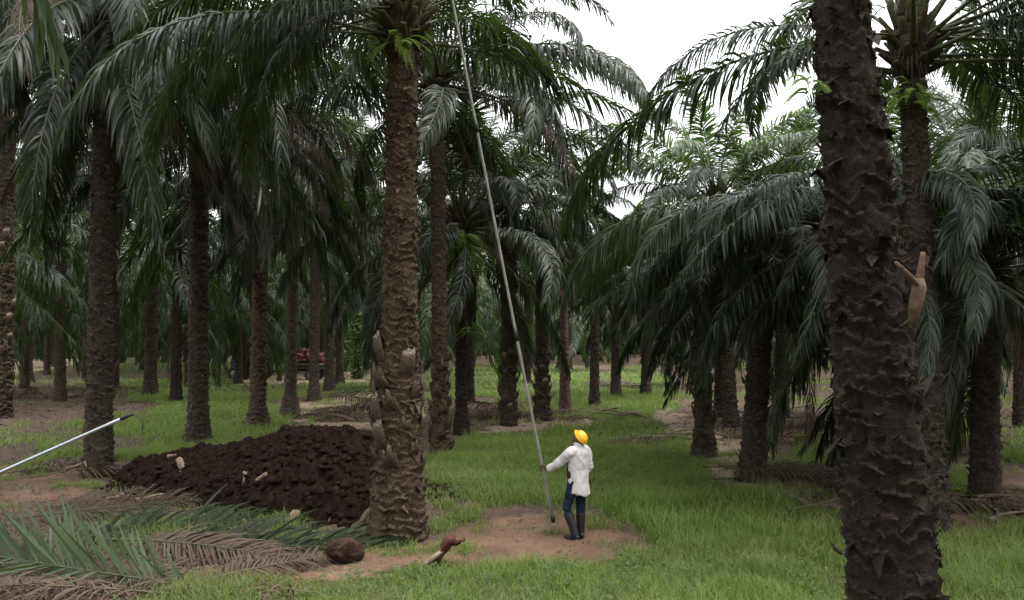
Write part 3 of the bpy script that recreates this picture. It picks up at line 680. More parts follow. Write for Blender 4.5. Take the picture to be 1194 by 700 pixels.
# ---------------------------------------------------------------- ferns and vine on the trunks
def fern_mesh(seed, n, ln, up=.4):
    r = np.random.default_rng(seed); a = Acc()
    for k in range(n):
        th = r.uniform(0, 2*PI); o = np.array([math.cos(th), math.sin(th), 0]); L = ln*r.uniform(.6, 1.1)
        s = np.linspace(0, 1, 8); el = r.uniform(-.2, 1.0)*up*2.5
        P = o[None]*(s*L*math.cos(el)*.9)[:, None]+np.array([0, 0, 1.0])[None]*(L*(math.sin(el)*s-.75*s**2))[:, None]+o*.1*min(1, ln*1.2)+np.array([0, 0, r.uniform(-.3, .3)*min(1, ln*1.0)])
        a.tube(P, np.linspace(.008, .002, 8), 3, False, 1.0)
        t = np.array([-o[1], o[0], 0])
        for q in np.linspace(.12, 1, 20):
            c = np.array([np.interp(q, s, P[:, i_]) for i_ in range(3)]); w = .13*L*math.sin(PI*min(1, q*.85+.12))
            for sd in (-1, 1):
                e = c+t*sd*w+o*.03+np.array([0, 0, -.25*w]); d = (o*.7+np.array([0, 0, -.4]))*.022*L
                a.add([c-d, c+d, e+d*.3, e-d*.3], [(0, 1, 2, 3)])
    return a.mesh('fern', M['fern'], False)
def fern(px, py, Y, label, seed, n=26, ln=.7, sc=1.0, group=None):
    o = link('fern', fern_mesh(seed, n, ln), None, at(px, py, Y), (0, 0, 0), sc)
    tag(o, label, 'fern', group)
fern(538, 285, 27.3, 'large bright green fern ringing the thin trunk under its crown', 1, 60, 1.0, 1.25)
fern(547, 383, 27.4, 'small yellow green fern clump hanging on the thin trunk at mid height', 2, 20, .6, 1.0)
fern(1066, 112, 13.9, 'leafy fern growing just below the crown behind the huge foreground trunk', 13, 46, .62, 1.0)
fern(945, 100, 6.12, 'tiny light fern on the left edge of the huge foreground trunk', 5, 16, .2)
fern(465, 50, 13.6, 'fern tuft in the shade of the centre palm crown', 6, 24, .6)
def vine_mesh():
    r = np.random.default_rng(4); a = Acc()
    s = np.linspace(0, 1, 60); P = np.stack([.36*np.cos(s*16), .36*np.sin(s*16), s*4.6], -1)
    a.tube(P, .025, 5, True, 1.0)
    m = 1500; z = r.uniform(0, 1, m)**.8*4.7; th = r.uniform(0, 2*PI, m); cl = vnoise(th*1.2, z*1.6, 5.5); rad = .36+r.gamma(1.5, .17, m)*np.interp(z, [0, .8, 2.4, 4.7], [.2, .5, 1.3, .6])*np.clip(.75+1.3*cl, .05, 2); z = z-.15*cl
    V, q = leafquads(rad*np.cos(th), rad*np.sin(th), z, r.uniform(.12, .30, m), .9, .7)
    a.add(V, q); return a.mesh('climbing_vine', M['vine'], False)
vp = vine_root.location
tag(link('climbing_vine', vine_mesh(), None, vp), 'light green climbing vine around a distant trunk left of the centre palm', 'vine')

# ---------------------------------------------------------------- the mulch heap and what lies on it
def heap_z(x, y):
    fr = np.interp(x, [-8.5, -8.2, -6.1, -4.3, -2.5, -1.9], [19.0, 18.7, 16.2, 15.1, 14.9, 15.6])
    dp_ = np.interp(x, [-8.5, -7.6, -6.1, -4.3, -2.5, -1.9], [1.0, 2.0, 3.6, 5.0, 5.0, 3.0])
    hh = np.interp(x, [-8.5, -7.9, -7.2, -6.2, -5.0, -4.2, -3.1, -2.4, -1.9], [0, .28, .48, .70, .92, 1.20, 1.20, 1.0, 0])
    v = np.clip((y-fr)/dp_, 0, 1)
    e = np.sin(PI*v**.85)**.75
    b = hh*e
    rid = 1-np.abs(fbm(x*2.6, y*2.6, 1.5, 4)); lump = 1-np.abs(fbm(x*6.5, y*6.5, 4.5, 3))
    k = np.clip(b*4, 0, 1)
    return b+k*(.36*(rid-.78)+.20*(lump-.7)+.10*(.3-np.abs(fbm(x*13, y*13, 6.5, 3))))
hx, hy = np.meshgrid(np.linspace(-8.6, -1.2, 330), np.linspace(14.3, 20.6, 280), indexing='ij')
hz = heap_z(hx, hy); gz_ = ground_h(hx, hy)
low = hz < .02
Z = gz_+np.where(low, -.06, hz)
V = np.stack([hx+.03*vnoise(hx*14, hy*14, 2.2), hy+.03*vnoise(hx*14, hy*14, 6.2), Z], -1).reshape(-1, 3)
i, j = np.meshgrid(np.arange(329), np.arange(279), indexing='ij')
q = np.stack([i*280+j, (i+1)*280+j, (i+1)*280+j+1, i*280+j+1], -1).reshape(-1, 4)
q = q[(~low.ravel())[q].any(1)]
acc = Acc(); acc.add(V, q)
n = 9000; x = RNG.uniform(-8.5, -1.3, n); y = RNG.uniform(14.5, 20, n); h = heap_z(x, y); k = h > .04
x, y, h = x[k], y[k], h[k]+ground_h(x[k], y[k])
for _ in range(2):
    Vq, Qq = leafquads(x+RNG.normal(0, .05, len(x)), y+RNG.normal(0, .05, len(x)), h+.005, RNG.uniform(.03, .10, len(x)), .8, .25); acc.add(Vq, Qq)
def clods(acc, x, y, h, r0, r1):
    r = np.random.default_rng(6)
    for a_, b_, c_ in zip(x, y, h):
        q_ = r.uniform(r0, r1); acc.ball((a_, b_, c_+q_*.2), (q_*r.uniform(.8, 1.4), q_*r.uniform(.8, 1.4), q_*r.uniform(.6, 1)), 9, 6, .55, r.uniform(0, 50))
cx_ = RNG.uniform(-8.6, -1.8, 2600); cy_ = RNG.uniform(14.2, 20, 2600); ch = heap_z(cx_, cy_); kk = ch > .03
clods(acc, cx_[kk], cy_[kk], ch[kk]+ground_h(cx_[kk], cy_[kk])-.02, .02, .085)
fx = RNG.uniform(-8.3, -2.2, 260); fy = np.interp(fx, [-8.5, -8.2, -6.1, -4.3, -2.5, -1.9], [19.0, 18.7, 16.2, 15.1, 14.9, 15.6])-RNG.gamma(1.2, .16, 260)
clods(acc, fx, fy, ground_h(fx, fy), .02, .07)
sp = Acc(); c0 = gnd(528, 570); fx = RNG.normal(c0.x, .55, 420); fy = RNG.normal(c0.y, .42, 420); clods(sp, fx, fy, ground_h(fx, fy)-.01, .02, .075)
tag(link('mulch_patch', sp.mesh('mulch_patch', M['mulch'], True)), 'thin patch of dark spilled mulch on the grass right of the centre palm', 'mulch', kind='stuff')
tag(link('mulch_heap', acc.mesh('mulch_heap', M['mulch'], True)), 'long dark brown heap of crumbly fruit bunch mulch behind the cut fronds', 'mulch heap')
def hz1(x, y): return max(0, float(heap_z(np.array([x]), np.array([y]))[0]))+gh(x, y)
def chunk_mesh(seed, L, w, name='wood_chunk', mat=None):
    r = np.random.default_rng(seed); a = Acc(); s = np.linspace(0, 1, 7)
    P = np.stack([.02*np.sin(3*s+seed), .04*s, L*(s-.15)], -1)
    a.tube(P, w*np.interp(s, [0, .3, .9, 1], [.75, 1, .85, .7])*r.uniform(.8, 1.2, 7), 7, True, .8, flat=.38)
    a.V[0] += r.normal(0, w*.12, a.V[0].shape)
    return a.mesh(name, mat or M['chip'], False)
def on_heap(px, py):                       # where a photo pixel meets the heap
    d = ray(px, py)
    for k in np.linspace(13, 22, 400):
        p_ = np.array([0, 0, CAMH])+d*k/d[1]
        if p_[2] < hz1(p_[0], p_[1]): break
    return Vector(p_)
for px, py, L, w, rot, lab, s_ in (
        (212, 549, .30, .07, (-.3, -.25, .3), 'pale upright chunk of cut frond base on the left slope of the mulch heap', 1),
        (284, 562, .20, .07, (.3, .3, .8), 'small rounded pale chunk in the middle of the mulch heap', 2),
        (297, 564, .36, .035, (.2, .95, -.3), 'thin pale stick leaning beside the rounded chunk on the mulch heap', 3),
        (341, 612, .28, .085, (-.2, .2, .2), 'grey cut frond base at the front foot of the mulch heap', 4),
        (198, 533, .30, .035, (.1, 1.35, .2), 'thin white sliver lying near the upper left edge of the mulch heap', 5)):
    p = on_heap(px, py); tag(link('wood_chunk', chunk_mesh(s_, L, w), None, p, rot), lab, 'wood chunk')

# ---------------------------------------------------------------- cut fronds and scrap in the foreground
FLAT = dict(droop=.16, fwd=(62, 34), rank=12, side_bend=.03)
def lying(name, label, base_px, tip_px, roll, mat, seed, n=75, L=None, leaf=1.15, w=.055, lift=.05, group=None, e0=4, bend=9, **kw):
    b, t = gnd(*base_px), gnd(*tip_px); v = t-b; L = L or v.length
    k = dict(FLAT); k.update(kw)
    me_ = fm('palm_frond', seed, e0, bend, L=L, n=n, leaf=leaf, mat=mat, w=w, pet=.10, thick=.5, **k)
    o = link(name, me_, None, (b.x, b.y, gh(b.x, b.y)+lift), (roll, 0, math.atan2(v.y, v.x)))
    return tag(o, label, 'palm frond', group)
lying('palm_frond', 'big freshly cut green frond in the lower left corner, leaflets standing up', (262, 690), (-150, 648), -.95, M['leaf_cut'], 801, n=92, L=4.9, leaf=1.5, w=.048, droop=.07, fwd=(42, 28), rank=30)
lying('palm_frond', 'dark green cut frond lying between the mulch heap and the pale green one', (150, 648), (372, 640), .75, M['leaf_fallen'], 802, n=74, L=3.6, leaf=1.0, w=.045, droop=.3, fwd=(50, 30), rank=35)
lying('palm_frond', 'second dark green frond under the upright leaflets at lower left', (40, 640), (265, 616), .6, M['leaf_fallen'], 803, n=74, L=3.6, leaf=.95, w=.045, droop=.25, fwd=(50, 30), rank=35)
lying('palm_frond', 'withered straw coloured frond lying across the dark green ones', (190, 668), (285, 632), .5, M['leaf_dead'], 804, n=46, L=2.6, leaf=.7, w=.03, droop=.5)
lying('palm_frond', 'dry greyish frond along the front foot of the mulch heap', (110, 600), (330, 618), .3, M['leaf_dead'], 805, n=60, L=3.6, leaf=.7, w=.028, droop=.5)
lying('palm_frond', 'dry frond with curled leaflets at the left foot of the mulch heap', (60, 594), (190, 575), .4, M['leaf_dead'], 806, n=60, L=3.2, leaf=.7, w=.028, droop=.6)
lying('palm_frond', 'brown withered frond along the bottom left border', (200, 696), (-60, 690), .2, M['leaf_dead'], 807, n=60, L=3.2, leaf=.6, w=.03, droop=.5)
lying('palm_frond', 'brown dead frond lying over the bases of the dark green fronds', (120, 642), (312, 655), .5, M['leaf_dead'], 808, n=90, L=3.0, leaf=.75, w=.028, droop=.35, lift=.16)
lying('palm_frond', 'brown dead frond behind the leaflet tips of the big green frond', (20, 612), (190, 600), .6, M['leaf_dead'], 809, n=90, L=3.0, leaf=.8, w=.028, droop=.3, lift=.10)
lying('palm_frond', 'crumpled brown frond at the edge of the foreground grass', (190, 694), (345, 662), .4, M['leaf_dead'], 810, n=90, L=2.6, leaf=.7, w=.028, droop=.4, lift=.08)
def log_between(name, label, cat, p0, p1, r0, r1, mat, seed=0, z0=.08, z1=.08, flat=1.0, group=None):
    a, b = Vector(p0), Vector(p1); s = np.linspace(0, 1, 9); r = np.random.default_rng(seed)
    P = np.array(a)[None]*(1-s)[:, None]+np.array(b)[None]*s[:, None]-np.array(a)
    P[1:-1] += r.normal(0, .012, (7, 3)); P[:, 2] += np.linspace(z0, z1, 9)
    A = Acc(); A.tube(P, np.linspace(r0, r1, 9)*r.uniform(.9, 1.12, 9), 9, True, .6, flat=flat)
    o = link(name, A.mesh(name, mat, True), None, (a.x, a.y, gh(a.x, a.y))); return tag(o, label, cat, group)
log_between('dry_stalk', 'thick pale brown frond stalk lying at the front of the mulch heap', 'frond stalk', gnd(160, 590), gnd(238, 581), .05, .11, M['chip'], 1)
log_between('dry_stalk', 'pale stick among dry leaflets left of the mulch heap', 'frond stalk', gnd(118, 592), gnd(152, 578), .02, .035, M['chip'], 2)
log_between('dry_stalk', 'grey stalk leaning on the foot of the centre palm', 'frond stalk', gnd(402, 634), gnd(436, 614), .06, .04, M['stub'], 3, .05, .35)
def strands():
    a = Acc(); n = 2600
    px = RNG.uniform(-40, 345, n); py = RNG.uniform(568, 700, n)
    for i_ in range(n):
        g_ = gnd(px[i_], py[i_]); th = RNG.uniform(0, 2*PI); L = RNG.uniform(.2, .75); c_ = RNG.normal(0, .5); up = RNG.uniform(.02, .16)
        if abs(vnoise(g_.x*1.3, g_.y*1.3, 77.7)) < .12: continue
        P = []
        for t in (0, .33, .66, 1): P.append((g_.x+L*t*math.cos(th+c_*t), g_.y+L*t*math.sin(th+c_*t), .02+up*math.sin(PI*t*.9)))
        P = np.array(P); P[:, 2] += gh(g_.x, g_.y); w = np.array([-math.sin(th), math.cos(th), RNG.uniform(-.6, .6)])*.0065
        V = np.stack([P-w*np.array([1, 1, .8, .2])[:, None], P+w*np.array([1, 1, .8, .2])[:, None]], 1).reshape(-1, 3)
        a.add(V, [(0, 1, 3, 2), (2, 3, 5, 4), (4, 5, 7, 6)])
    return a.mesh('dry_leaflets', M['litter'], False)
tag(link('dry_leaflets', strands()), 'dry curled leaflets strewn around the cut fronds at lower left', 'leaf litter', kind='stuff')
# red brown butt of a frond lying in front of the bare soil
p = gnd(508, 662)
a = Acc(); s = np.linspace(0, 1, 9)
a.tube(np.stack([.25*s, .02*np.sin(5*s), .02+.38*s], -1), [.05, .07, .075, .08, .09, .10, .115, .115, .10], 11, True, 0, flat=.55)
a.tube([(.22, .02, .30), (.31, 0, .31), (.37, -.02, .36), (.40, -.02, .35)], [.06, .055, .04, .03], 8, True, 0, flat=.6)
for V_ in a.V: V_ += np.random.default_rng(8).normal(0, .011, V_.shape)
o = tag(link('frond_butt', a.mesh('frond_butt', M['rust'], False), None, (p.x-.02, p.y, gh(p.x, p.y))), 'leaning red brown frond butt with pale foot in front of the bare soil', 'frond butt')
a = Acc(); s = np.linspace(0, 1, 6)
a.tube(np.stack([-.16+.3*s, -.03+.02*s, .0+.22*s], -1), [.03, .05, .055, .06, .055, .03], 8, True, .9, flat=.6)
link('pale_foot', a.mesh('pale_foot', M['chip'], True), o, (-.02, -.03, 0))
def bunch_mesh(seed, r, mat, spikes):
    g = np.random.default_rng(seed); a = Acc(); a.ball((0, 0, 0), (r*1.25, r, r*.8), 28, 20, .25, seed)
    m = spikes; th = g.uniform(0, 2*PI, m); z = g.uniform(-1, 1, m); c = np.sqrt(1-z*z)
    d = np.stack([c*np.cos(th), c*np.sin(th), z], -1); P = d*np.array([r*1.25, r, r*.8])*g.uniform(.9, 1.0, m)[:, None]
    for p_, d_ in zip(P, d):
        t = np.cross(d_, (0, 0, 1)); t = t/(np.linalg.norm(t)+1e-6)*r*.05; u = np.cross(d_, t)
        tip = p_+d_*r*.24+g.normal(0, r*.06, 3)
        a.add([p_+t, p_-t*.5+u, p_-t*.5-u, tip], None, [(0, 1, 3), (1, 2, 3), (2, 0, 3)])
    return a.mesh('fruit_bunch', mat, True)
p = gnd(401, 655)
tag(link('empty_bunch', bunch_mesh(5, .185, M['husk'], 2600), None, (p.x, p.y+.1, gh(p.x, p.y)+.13), (0, .15, .3)), 'round brown spiky empty fruit bunch at the foot of the centre palm', 'fruit bunch')

# ---------------------------------------------------------------- heaps of dead fronds between the rows
DEADF = [fm('dead_frond', 820+v, 5, 14+8*v, L=3.4+.4*v, n=60, leaf=.75, mat=M['leaf_dead'], w=.034, droop=.5, rank=25, side_bend=.2, fwd=(62, 24), thick=.5) for v in range(4)]
def stalk_mesh(seed):
    r = np.random.default_rng(seed); s = np.linspace(0, 1, 12); L = r.uniform(1.2, 2.6); A = Acc()
    A.tube(np.stack([L*s, .12*np.sin(4.2*s+r.uniform(0, 3))+.3*s**2*r.choice([-1, 1]), .25*np.sin(PI*s)*r.uniform(0, 1)], -1), np.interp(s, [0, .1, .4, 1], [.075, .055, .035, .015]), 7, True, .5, flat=.6)
    return A.mesh('dry_stalk', M['stick'], True)
STALK = [stalk_mesh(s) for s in range(5)]
def dead_heap(px, py, nf, ns, sx, sy, hgt, where, rz=0.0, seed=0):
    q = random.Random(seed+px); c = gnd(px, py)
    for k in range(nf+ns):
        x, y = c.x+q.gauss(0, sx), c.y+q.gauss(0, sy); f = math.exp(-((x-c.x)/sx/1.6)**2-((y-c.y)/sy/1.6)**2)
        th = rz+q.gauss(0, .55)+(PI if q.random() < .5 else 0)
        z = gh(x, y)+.05+hgt*f*q.random()
        L = 1.7 if k < nf else 1.0
        loc = (x-L*math.cos(th), y-L*math.sin(th), z)
        if k < nf:
            o = link('dead_frond', q.choice(DEADF), None, loc, (q.uniform(-.5, .5), q.uniform(-.06, .05), th), q.uniform(.75, 1.05))
            tag(o, 'dry brown fallen frond in the heap '+where, 'palm frond', 'dead fronds heaped '+where)
        else:
            o = link('dry_stalk', q.choice(STALK), None, loc, (q.uniform(-.5, .5), q.uniform(-.15, .08), th), q.uniform(.7, 1.1))
            tag(o, 'bare grey frond stalk in the heap '+where, 'frond stalk', 'dry stalks heaped '+where)
dead_heap(78, 464, 12, 4, 1.6, .7, .8, 'between the two left thick palms', 0)
dead_heap(150, 416, 3, 6, 1.2, .6, .5, 'beyond the thick palm with the white chip', .2)
dead_heap(410, 487, 14, 5, 1.3, .9, .8, 'behind the right end of the mulch heap', .5)
dead_heap(578, 487, 10, 3, 1.5, .6, .7, 'by the shaggy palm behind the pole', .1)
dead_heap(692, 489, 3, 9, 1.0, .5, .35, 'beside the snapped dead palm', .5)
dead_heap(745, 455, 6, 3, 2.0, .7, .6, 'at the far end of the grassy path', 0)
dead_heap(925, 505, 12, 9, 1.8, 1.2, .9, 'right of the path among the low palms', -.5)
dead_heap(955, 565, 5, 8, 1.0, .5, .3, 'left of the huge foreground trunk', -.55)
dead_heap(1150, 597, 11, 6, 1.3, .45, .35, 'under the low black palm near the right border', .05)
dead_heap(1070, 520, 6, 3, 1.5, .8, .6, 'far behind the huge foreground trunk', .1)
dead_heap(790, 512, 2, 4, .9, .5, .15, 'on bare soil right of the path', .3)
dead_heap(100, 560, 4, 2, .8, .4, .12, 'at the foot of the chipped thick palm', .2)

# ---------------------------------------------------------------- the man with the harvesting pole
def grow(name, joints, edges, root=0, sub=2, extra=None, voxel=.008, smooth=3, mat=None):
    """one continuous body: a skinned skeleton, extra solid forms, all fused by a voxel remesh"""
    def skin(pts, eds, rads, rt):
        me_ = bpy.data.meshes.new('t'); me_.from_pydata([p_ for p_ in pts], eds, [])
        o_ = bpy.data.objects.new('t', me_); COL.objects.link(o_)
        m_ = o_.modifiers.new('s', 'SKIN'); m_.use_smooth_shade = True
        for k_, r_ in enumerate(rads):
            sv = me_.skin_vertices[0].data[k_]; sv.radius = r_ if hasattr(r_, '__len__') else (r_, r_); sv.use_root = (k_ == rt)
        u_ = o_.modifiers.new('u', 'SUBSURF'); u_.levels = sub
        dg = bpy.context.evaluated_depsgraph_get(); out = bpy.data.meshes.new_from_object(o_.evaluated_get(dg))
        bpy.data.objects.remove(o_); return out
    bm = bmesh.new()
    for (pts, eds, rads, rt) in [(joints[0], edges, joints[1], root)]+list(extra.get('skins', [])) if extra else [(joints[0], edges, joints[1], root)]:
        t_ = skin(pts, eds, rads, rt); bm.from_mesh(t_); bpy.data.meshes.remove(t_)
    me_ = bpy.data.meshes.new(name); bm.to_mesh(me_); bm.free()
    if extra and 'acc' in extra:
        b2 = bmesh.new(); b2.from_mesh(me_); t_ = extra['acc'].mesh('t', None); b2.from_mesh(t_); b2.to_mesh(me_); b2.free()
    return fuse(me_, voxel, smooth, mat)
def fuse(me_, voxel, smooth, mat):
    o_ = bpy.data.objects.new('t', me_); COL.objects.link(o_)
    m_ = o_.modifiers.new('r', 'REMESH'); m_.mode = 'VOXEL'; m_.voxel_size = voxel; m_.use_smooth_shade = True
    if smooth:
        s_ = o_.modifiers.new('sm', 'SMOOTH'); s_.iterations = smooth; s_.factor = .5
    dg = bpy.context.evaluated_depsgraph_get(); out = bpy.data.meshes.new_from_object(o_.evaluated_get(dg))
    bpy.data.objects.remove(o_); out.materials.clear(); out.materials.append(mat); out.name = me_.name
    out.polygons.foreach_set('use_smooth', np.ones(len(out.polygons), bool)); return out
mp = gnd(674.3, 628); MZ = gh(mp.x, mp.y)
man = thing('person', 'man in yellow hard hat and white shirt looking up and holding the long pole', 'person', (mp.x, mp.y, MZ))
F = np.array([-.77, .64, 0]); RT = np.array([.64, .77, 0]); UP = np.array([0, 0, 1.0])
LS, LE, LW = np.array([-.125, -.15, 1.40]), np.array([-.31, -.03, 1.20]), np.array([-.47, .09, 1.09])
RS, RE, RW = np.array([.125, .15, 1.39]), np.array([.19, .16, 1.13]), np.array([.07, .27, .98])
HIPL, HIPR = np.array([-.075, -.07, .90]), np.array([.045, .07, .90])
KL, AL = np.array([-.185, -.02, .49]), np.array([-.055, -.05, .10])
KR, AR = np.array([.045, .10, .47]), np.array([.045, .09, .09])
HF = F*.66+UP*.751; HU = UP*.66-F*.751                           # face and crown directions of the tilted head
HC = np.array([.02, -.01, 1.575])
HANDC = LW+np.array([-.075, .045, .005])
PDIR = np.array([-.203, -.075, 1.0]); PDIR = PDIR/np.linalg.norm(PDIR)
FARM = (LW-LE)/np.linalg.norm(LW-LE)
PN = np.cross(PDIR, FARM); PN /= np.linalg.norm(PN)
PC = HANDC+FARM*.015                                            # pole axis passes here
pr = .024
ex = Acc()
rotH = Matrix([[*(RT)], [*(HF)], [*(HU)]]).transposed()         # columns: right, forward, up
def hp(r_, f_, u_): return HC+RT*r_+HF*f_+HU*u_
ex.ball(HC+HU*.02-HF*.015, (.076, .096, .105), 20, 16, rot=rotH)
ex.ball(hp(0, .035, -.055), (.058, .06, .062), 16, 12, rot=rotH)    # jaw
ex.ball(hp(0, .072, -.085), (.028, .022, .022), 10, 8, rot=rotH)    # chin
ex.ball(hp(0, .100, -.018), (.015, .026, .020), 10, 8, rot=rotH)    # nose
ex.ball(hp(0, .088, .004), (.011, .016, .026), 8, 8, rot=rotH)
ex.ball(hp(0, .084, .028), (.052, .018, .012), 12, 8, rot=rotH)     # brow
ex.ball(hp(0, .086, -.055), (.028, .016, .011), 10, 8, rot=rotH)    # lips
for sd in (-1, 1):
    ex.ball(hp(sd*.078, -.005, -.008), (.010, .020, .032), 10, 8, rot=rotH)
    ex.ball(hp(sd*.045, .068, -.02), (.022, .02, .018), 10, 8, rot=rotH)
# palm and the five fingers closed round the pole
pal = HANDC-FARM*.02
ex.ball(pal-PN*.012, (.022, .045, .044), 12, 10, rot=Matrix([[*PN], [*FARM], [*PDIR]]).transposed())
fingers = []
for k, (ln, hgt) in enumerate(((.9, .036), (1.0, .013), (.96, -.011), (.8, -.034))):
    pts = [PC-FARM*.045-PN*.012+PDIR*hgt*.9]
    for a_ in (-150, -95, -30, 40, 100):
        aa = R(a_*ln+ (0)); rr_ = pr+.011
        pts.append(PC+PDIR*hgt+rr_*(FARM*math.cos(aa+PI/2-.9)*1.0+PN*math.sin(aa+PI/2-.9)))
    fingers.append((pts, [(n_, n_+1) for n_ in range(5)], [.0115, .0112, .0105, .010, .0095, .008], 0))
tpts = [PC-FARM*.055+PDIR*.03, PC-FARM*.030+PDIR*.052+PN*.028, PC+FARM*.005+PDIR*.046+PN*.038, PC+FARM*.03+PDIR*.036+PN*.028]
fingers.append((tpts, [(0, 1), (1, 2), (2, 3)], [.014, .0125, .011, .009], 0))
# right hand, relaxed in front of the body
rd_ = (RW-RE)/np.linalg.norm(RW-RE); rn = np.cross(rd_, RT); rn /= np.linalg.norm(rn); rs = np.cross(rn, rd_)
ex.ball(RW+rd_*.05, (.040, .022, .05), 12, 10, rot=Matrix([[*rs], [*rn], [*rd_]]).transposed())
for k, ln in enumerate((.075, .085, .08, .062)):
    b_ = RW+rd_*.085+rs*(-.030+.02*k)
    fingers.append(([b_-rd_*.02, b_+rd_*ln*.45+rn*.006, b_+rd_*ln*.75+rn*.022, b_+rd_*ln*.9+rn*.04], [(0, 1), (1, 2), (2, 3)], [.011, .010, .009, .0075], 0))
fingers.append(([RW+rd_*.03-rs*.03, RW+rd_*.06-rs*.058+rn*.01, RW+rd_*.09-rs*.062+rn*.018], [(0, 1), (1, 2)], [.014, .012, .009], 0))
J = [(0, 0, .93), (0, 0, 1.08), (0, .0, 1.24), (0, 0, 1.38), (.0, 0, 1.47), tuple(HC-HF*.035-HU*.04),
     tuple(LS), tuple(LE), tuple(LW), tuple(RS), tuple(RE), tuple(RW), tuple(HIPL), tuple(KL), tuple(AL), tuple(HIPR), tuple(KR), tuple(AR),
     tuple(pal), tuple(RW+rd_*.05), tuple(AL+F*.12-UP*.05), tuple(AR+F*.12-UP*.05)]
E = [(0, 1), (1, 2), (2, 3), (3, 4), (4, 5), (3, 6), (6, 7), (7, 8), (3, 9), (9, 10), (10, 11), (0, 12), (12, 13), (13, 14), (0, 15), (15, 16), (16, 17), (8, 18), (11, 19), (14, 20), (17, 21)]
RD = [.125, .115, .125, .105, .058, .056, .055, .042, .027, .055, .042, .027, .082, .056, .038, .082, .056, .038, .02, .02, .03, .03]
body = grow('person_body', (J, RD), E, 0, 2, {'acc': ex, 'skins': fingers}, .0062, 2, M['skin'])
link('body', body, man)
for sd in (-1, 1):
    a = Acc(); a.ball(hp(sd*.031, .086, .008), (.012, .010, .009), 10, 8, rot=rotH); link('eye', a.mesh('eye', M['eye']), man)
a = Acc(); a.ball(HC+HU*.035-HF*.03, (.082, .092, .088), 20, 14, .04, 3, rot=rotH); a.ball(HC-HF*.06-HU*.025, (.062, .045, .055), 16, 12, .05, 4, rot=rotH)
link('hair', a.mesh('hair', M['hair']), man)
# hard hat: shell with a crest ridge, brim and peak
def helmet_mesh():
    a_ = Acc(); C = HC+HU*.045-HF*.008; nu, nv = 40, 14
    ph = np.linspace(0, PI/2, nv); th = np.arange(nu)*2*PI/nu
    V_ = []
    for p_ in ph:
        rr2 = math.sin(p_); zc = math.cos(p_)
        ridge = .010*np.exp(-(np.sin(th)*rr2*.115/.018)**2)*(rr2 < .97)
        V_.append(C+(RT[None]*(np.sin(th)*rr2*.100)[:, None]+HF[None]*(np.cos(th)*rr2*.120)[:, None]+HU[None]*((zc*.094+ridge)[:, None])))
    brim = [(1.07, -.004), (1.08, -.011), (.98, -.008), (.95, .0), (.94, .02)]
    for f_, dz_ in brim:
        pk = np.where(np.cos(th) > 0, np.cos(th)**4, 0)*(.26 if f_ > 1 else 0)
        V_.append(C+RT[None]*(np.sin(th)*.100*f_)[:, None]+HF[None]*(np.cos(th)*.120*(f_+pk))[:, None]+HU[None]*((dz_-.10*pk*.2)+0*th)[:, None])
    V_ = np.vstack(V_); n_ = nv+len(brim)
    i_, j_ = np.meshgrid(np.arange(n_-1), np.arange(nu), indexing='ij'); jj = (j_+1) % nu
    a_.add(V_, np.stack([i_*nu+j_, (i_+1)*nu+j_, (i_+1)*nu+jj, i_*nu+jj], -1))
    return a_.mesh('hard_hat', M['helmet'], True)
link('hard_hat', helmet_mesh(), man)
def ring(c, ax, ay, nu=28):
    th = np.arange(nu)*2*PI/nu; c = np.array(c, float)
    return c+np.cos(th)[:, None]*np.array(ax)+np.sin(th)[:, None]*np.array(ay)
def loft(a_, rings, cap=True):
    V_ = np.vstack(rings); n_, nu = len(rings), len(rings[0])
    i_, j_ = np.meshgrid(np.arange(n_-1), np.arange(nu), indexing='ij'); jj = (j_+1) % nu
    q_ = np.stack([i_*nu+j_, i_*nu+jj, (i_+1)*nu+jj, (i_+1)*nu+j_], -1).reshape(-1, 4)
    m_ = len(V_); V_ = np.vstack([V_, rings[0].mean(0), rings[-1].mean(0)])
    t_ = [(m_, (k_+1) % nu, k_) for k_ in range(nu)]+[(m_+1, (n_-1)*nu+k_, (n_-1)*nu+(k_+1) % nu) for k_ in range(nu)]
    a_.add(V_, q_, t_)
sh = Acc()
cc = lambda u_, v_, z_: np.array([u_, v_, z_])
loft(sh, [ring(cc(.015, .0, .735)-F*.005, RT*.178, F*.138), ring(cc(.01, 0, .80), RT*.180, F*.140), ring(cc(.005, 0, .95), RT*.175, F*.130), ring(cc(.0, 0, 1.10), RT*.167, F*.124),
          ring(cc(0, 0, 1.24)-F*.005, RT*.180, F*.128), ring(cc(0, 0, 1.34)-F*.01, RT*.192, F*.120), ring(cc(0, 0, 1.41)-F*.015, RT*.170, F*.098), ring(cc(0, 0, 1.455)-F*.015, RT*.100, F*.075), ring(cc(0, 0, 1.505)-F*.01, RT*.074, F*.072), ring(cc(0, 0, 1.52)-F*.01, RT*.070, F*.068)])
def sleeve(P, rads):
    P = np.array(P); s0 = np.linspace(0, 1, len(P)); s1 = np.linspace(0, 1, 14)
    Q_ = np.stack([np.interp(s1, s0, P[:, k_]) for k_ in range(3)], -1); sh.tube(Q_, np.interp(s1, s0, rads)*(1+.06*np.sin(s1*23)), 16, True)
sleeve([LS+np.array([.05, .05, -.01]), LS, (LS+LE)/2-UP*.012, LE-UP*.012, (LE+LW)/2-UP*.014, LW-FARM*.01], [.082, .077, .066, .056, .049, .040])
sleeve([RS-np.array([.05, .05, .01]), RS, (RS+RE)/2, RE, (RE+RW)/2, RW-rd_*.02], [.085, .082, .074, .062, .056, .046])
tmp = sh.mesh('shirt', None)
shirt = fuse(tmp, .009, 4, M['shirt'])
co = np.zeros(len(shirt.vertices)*3, np.float32); shirt.vertices.foreach_get('co', co); co = co.reshape(-1, 3)
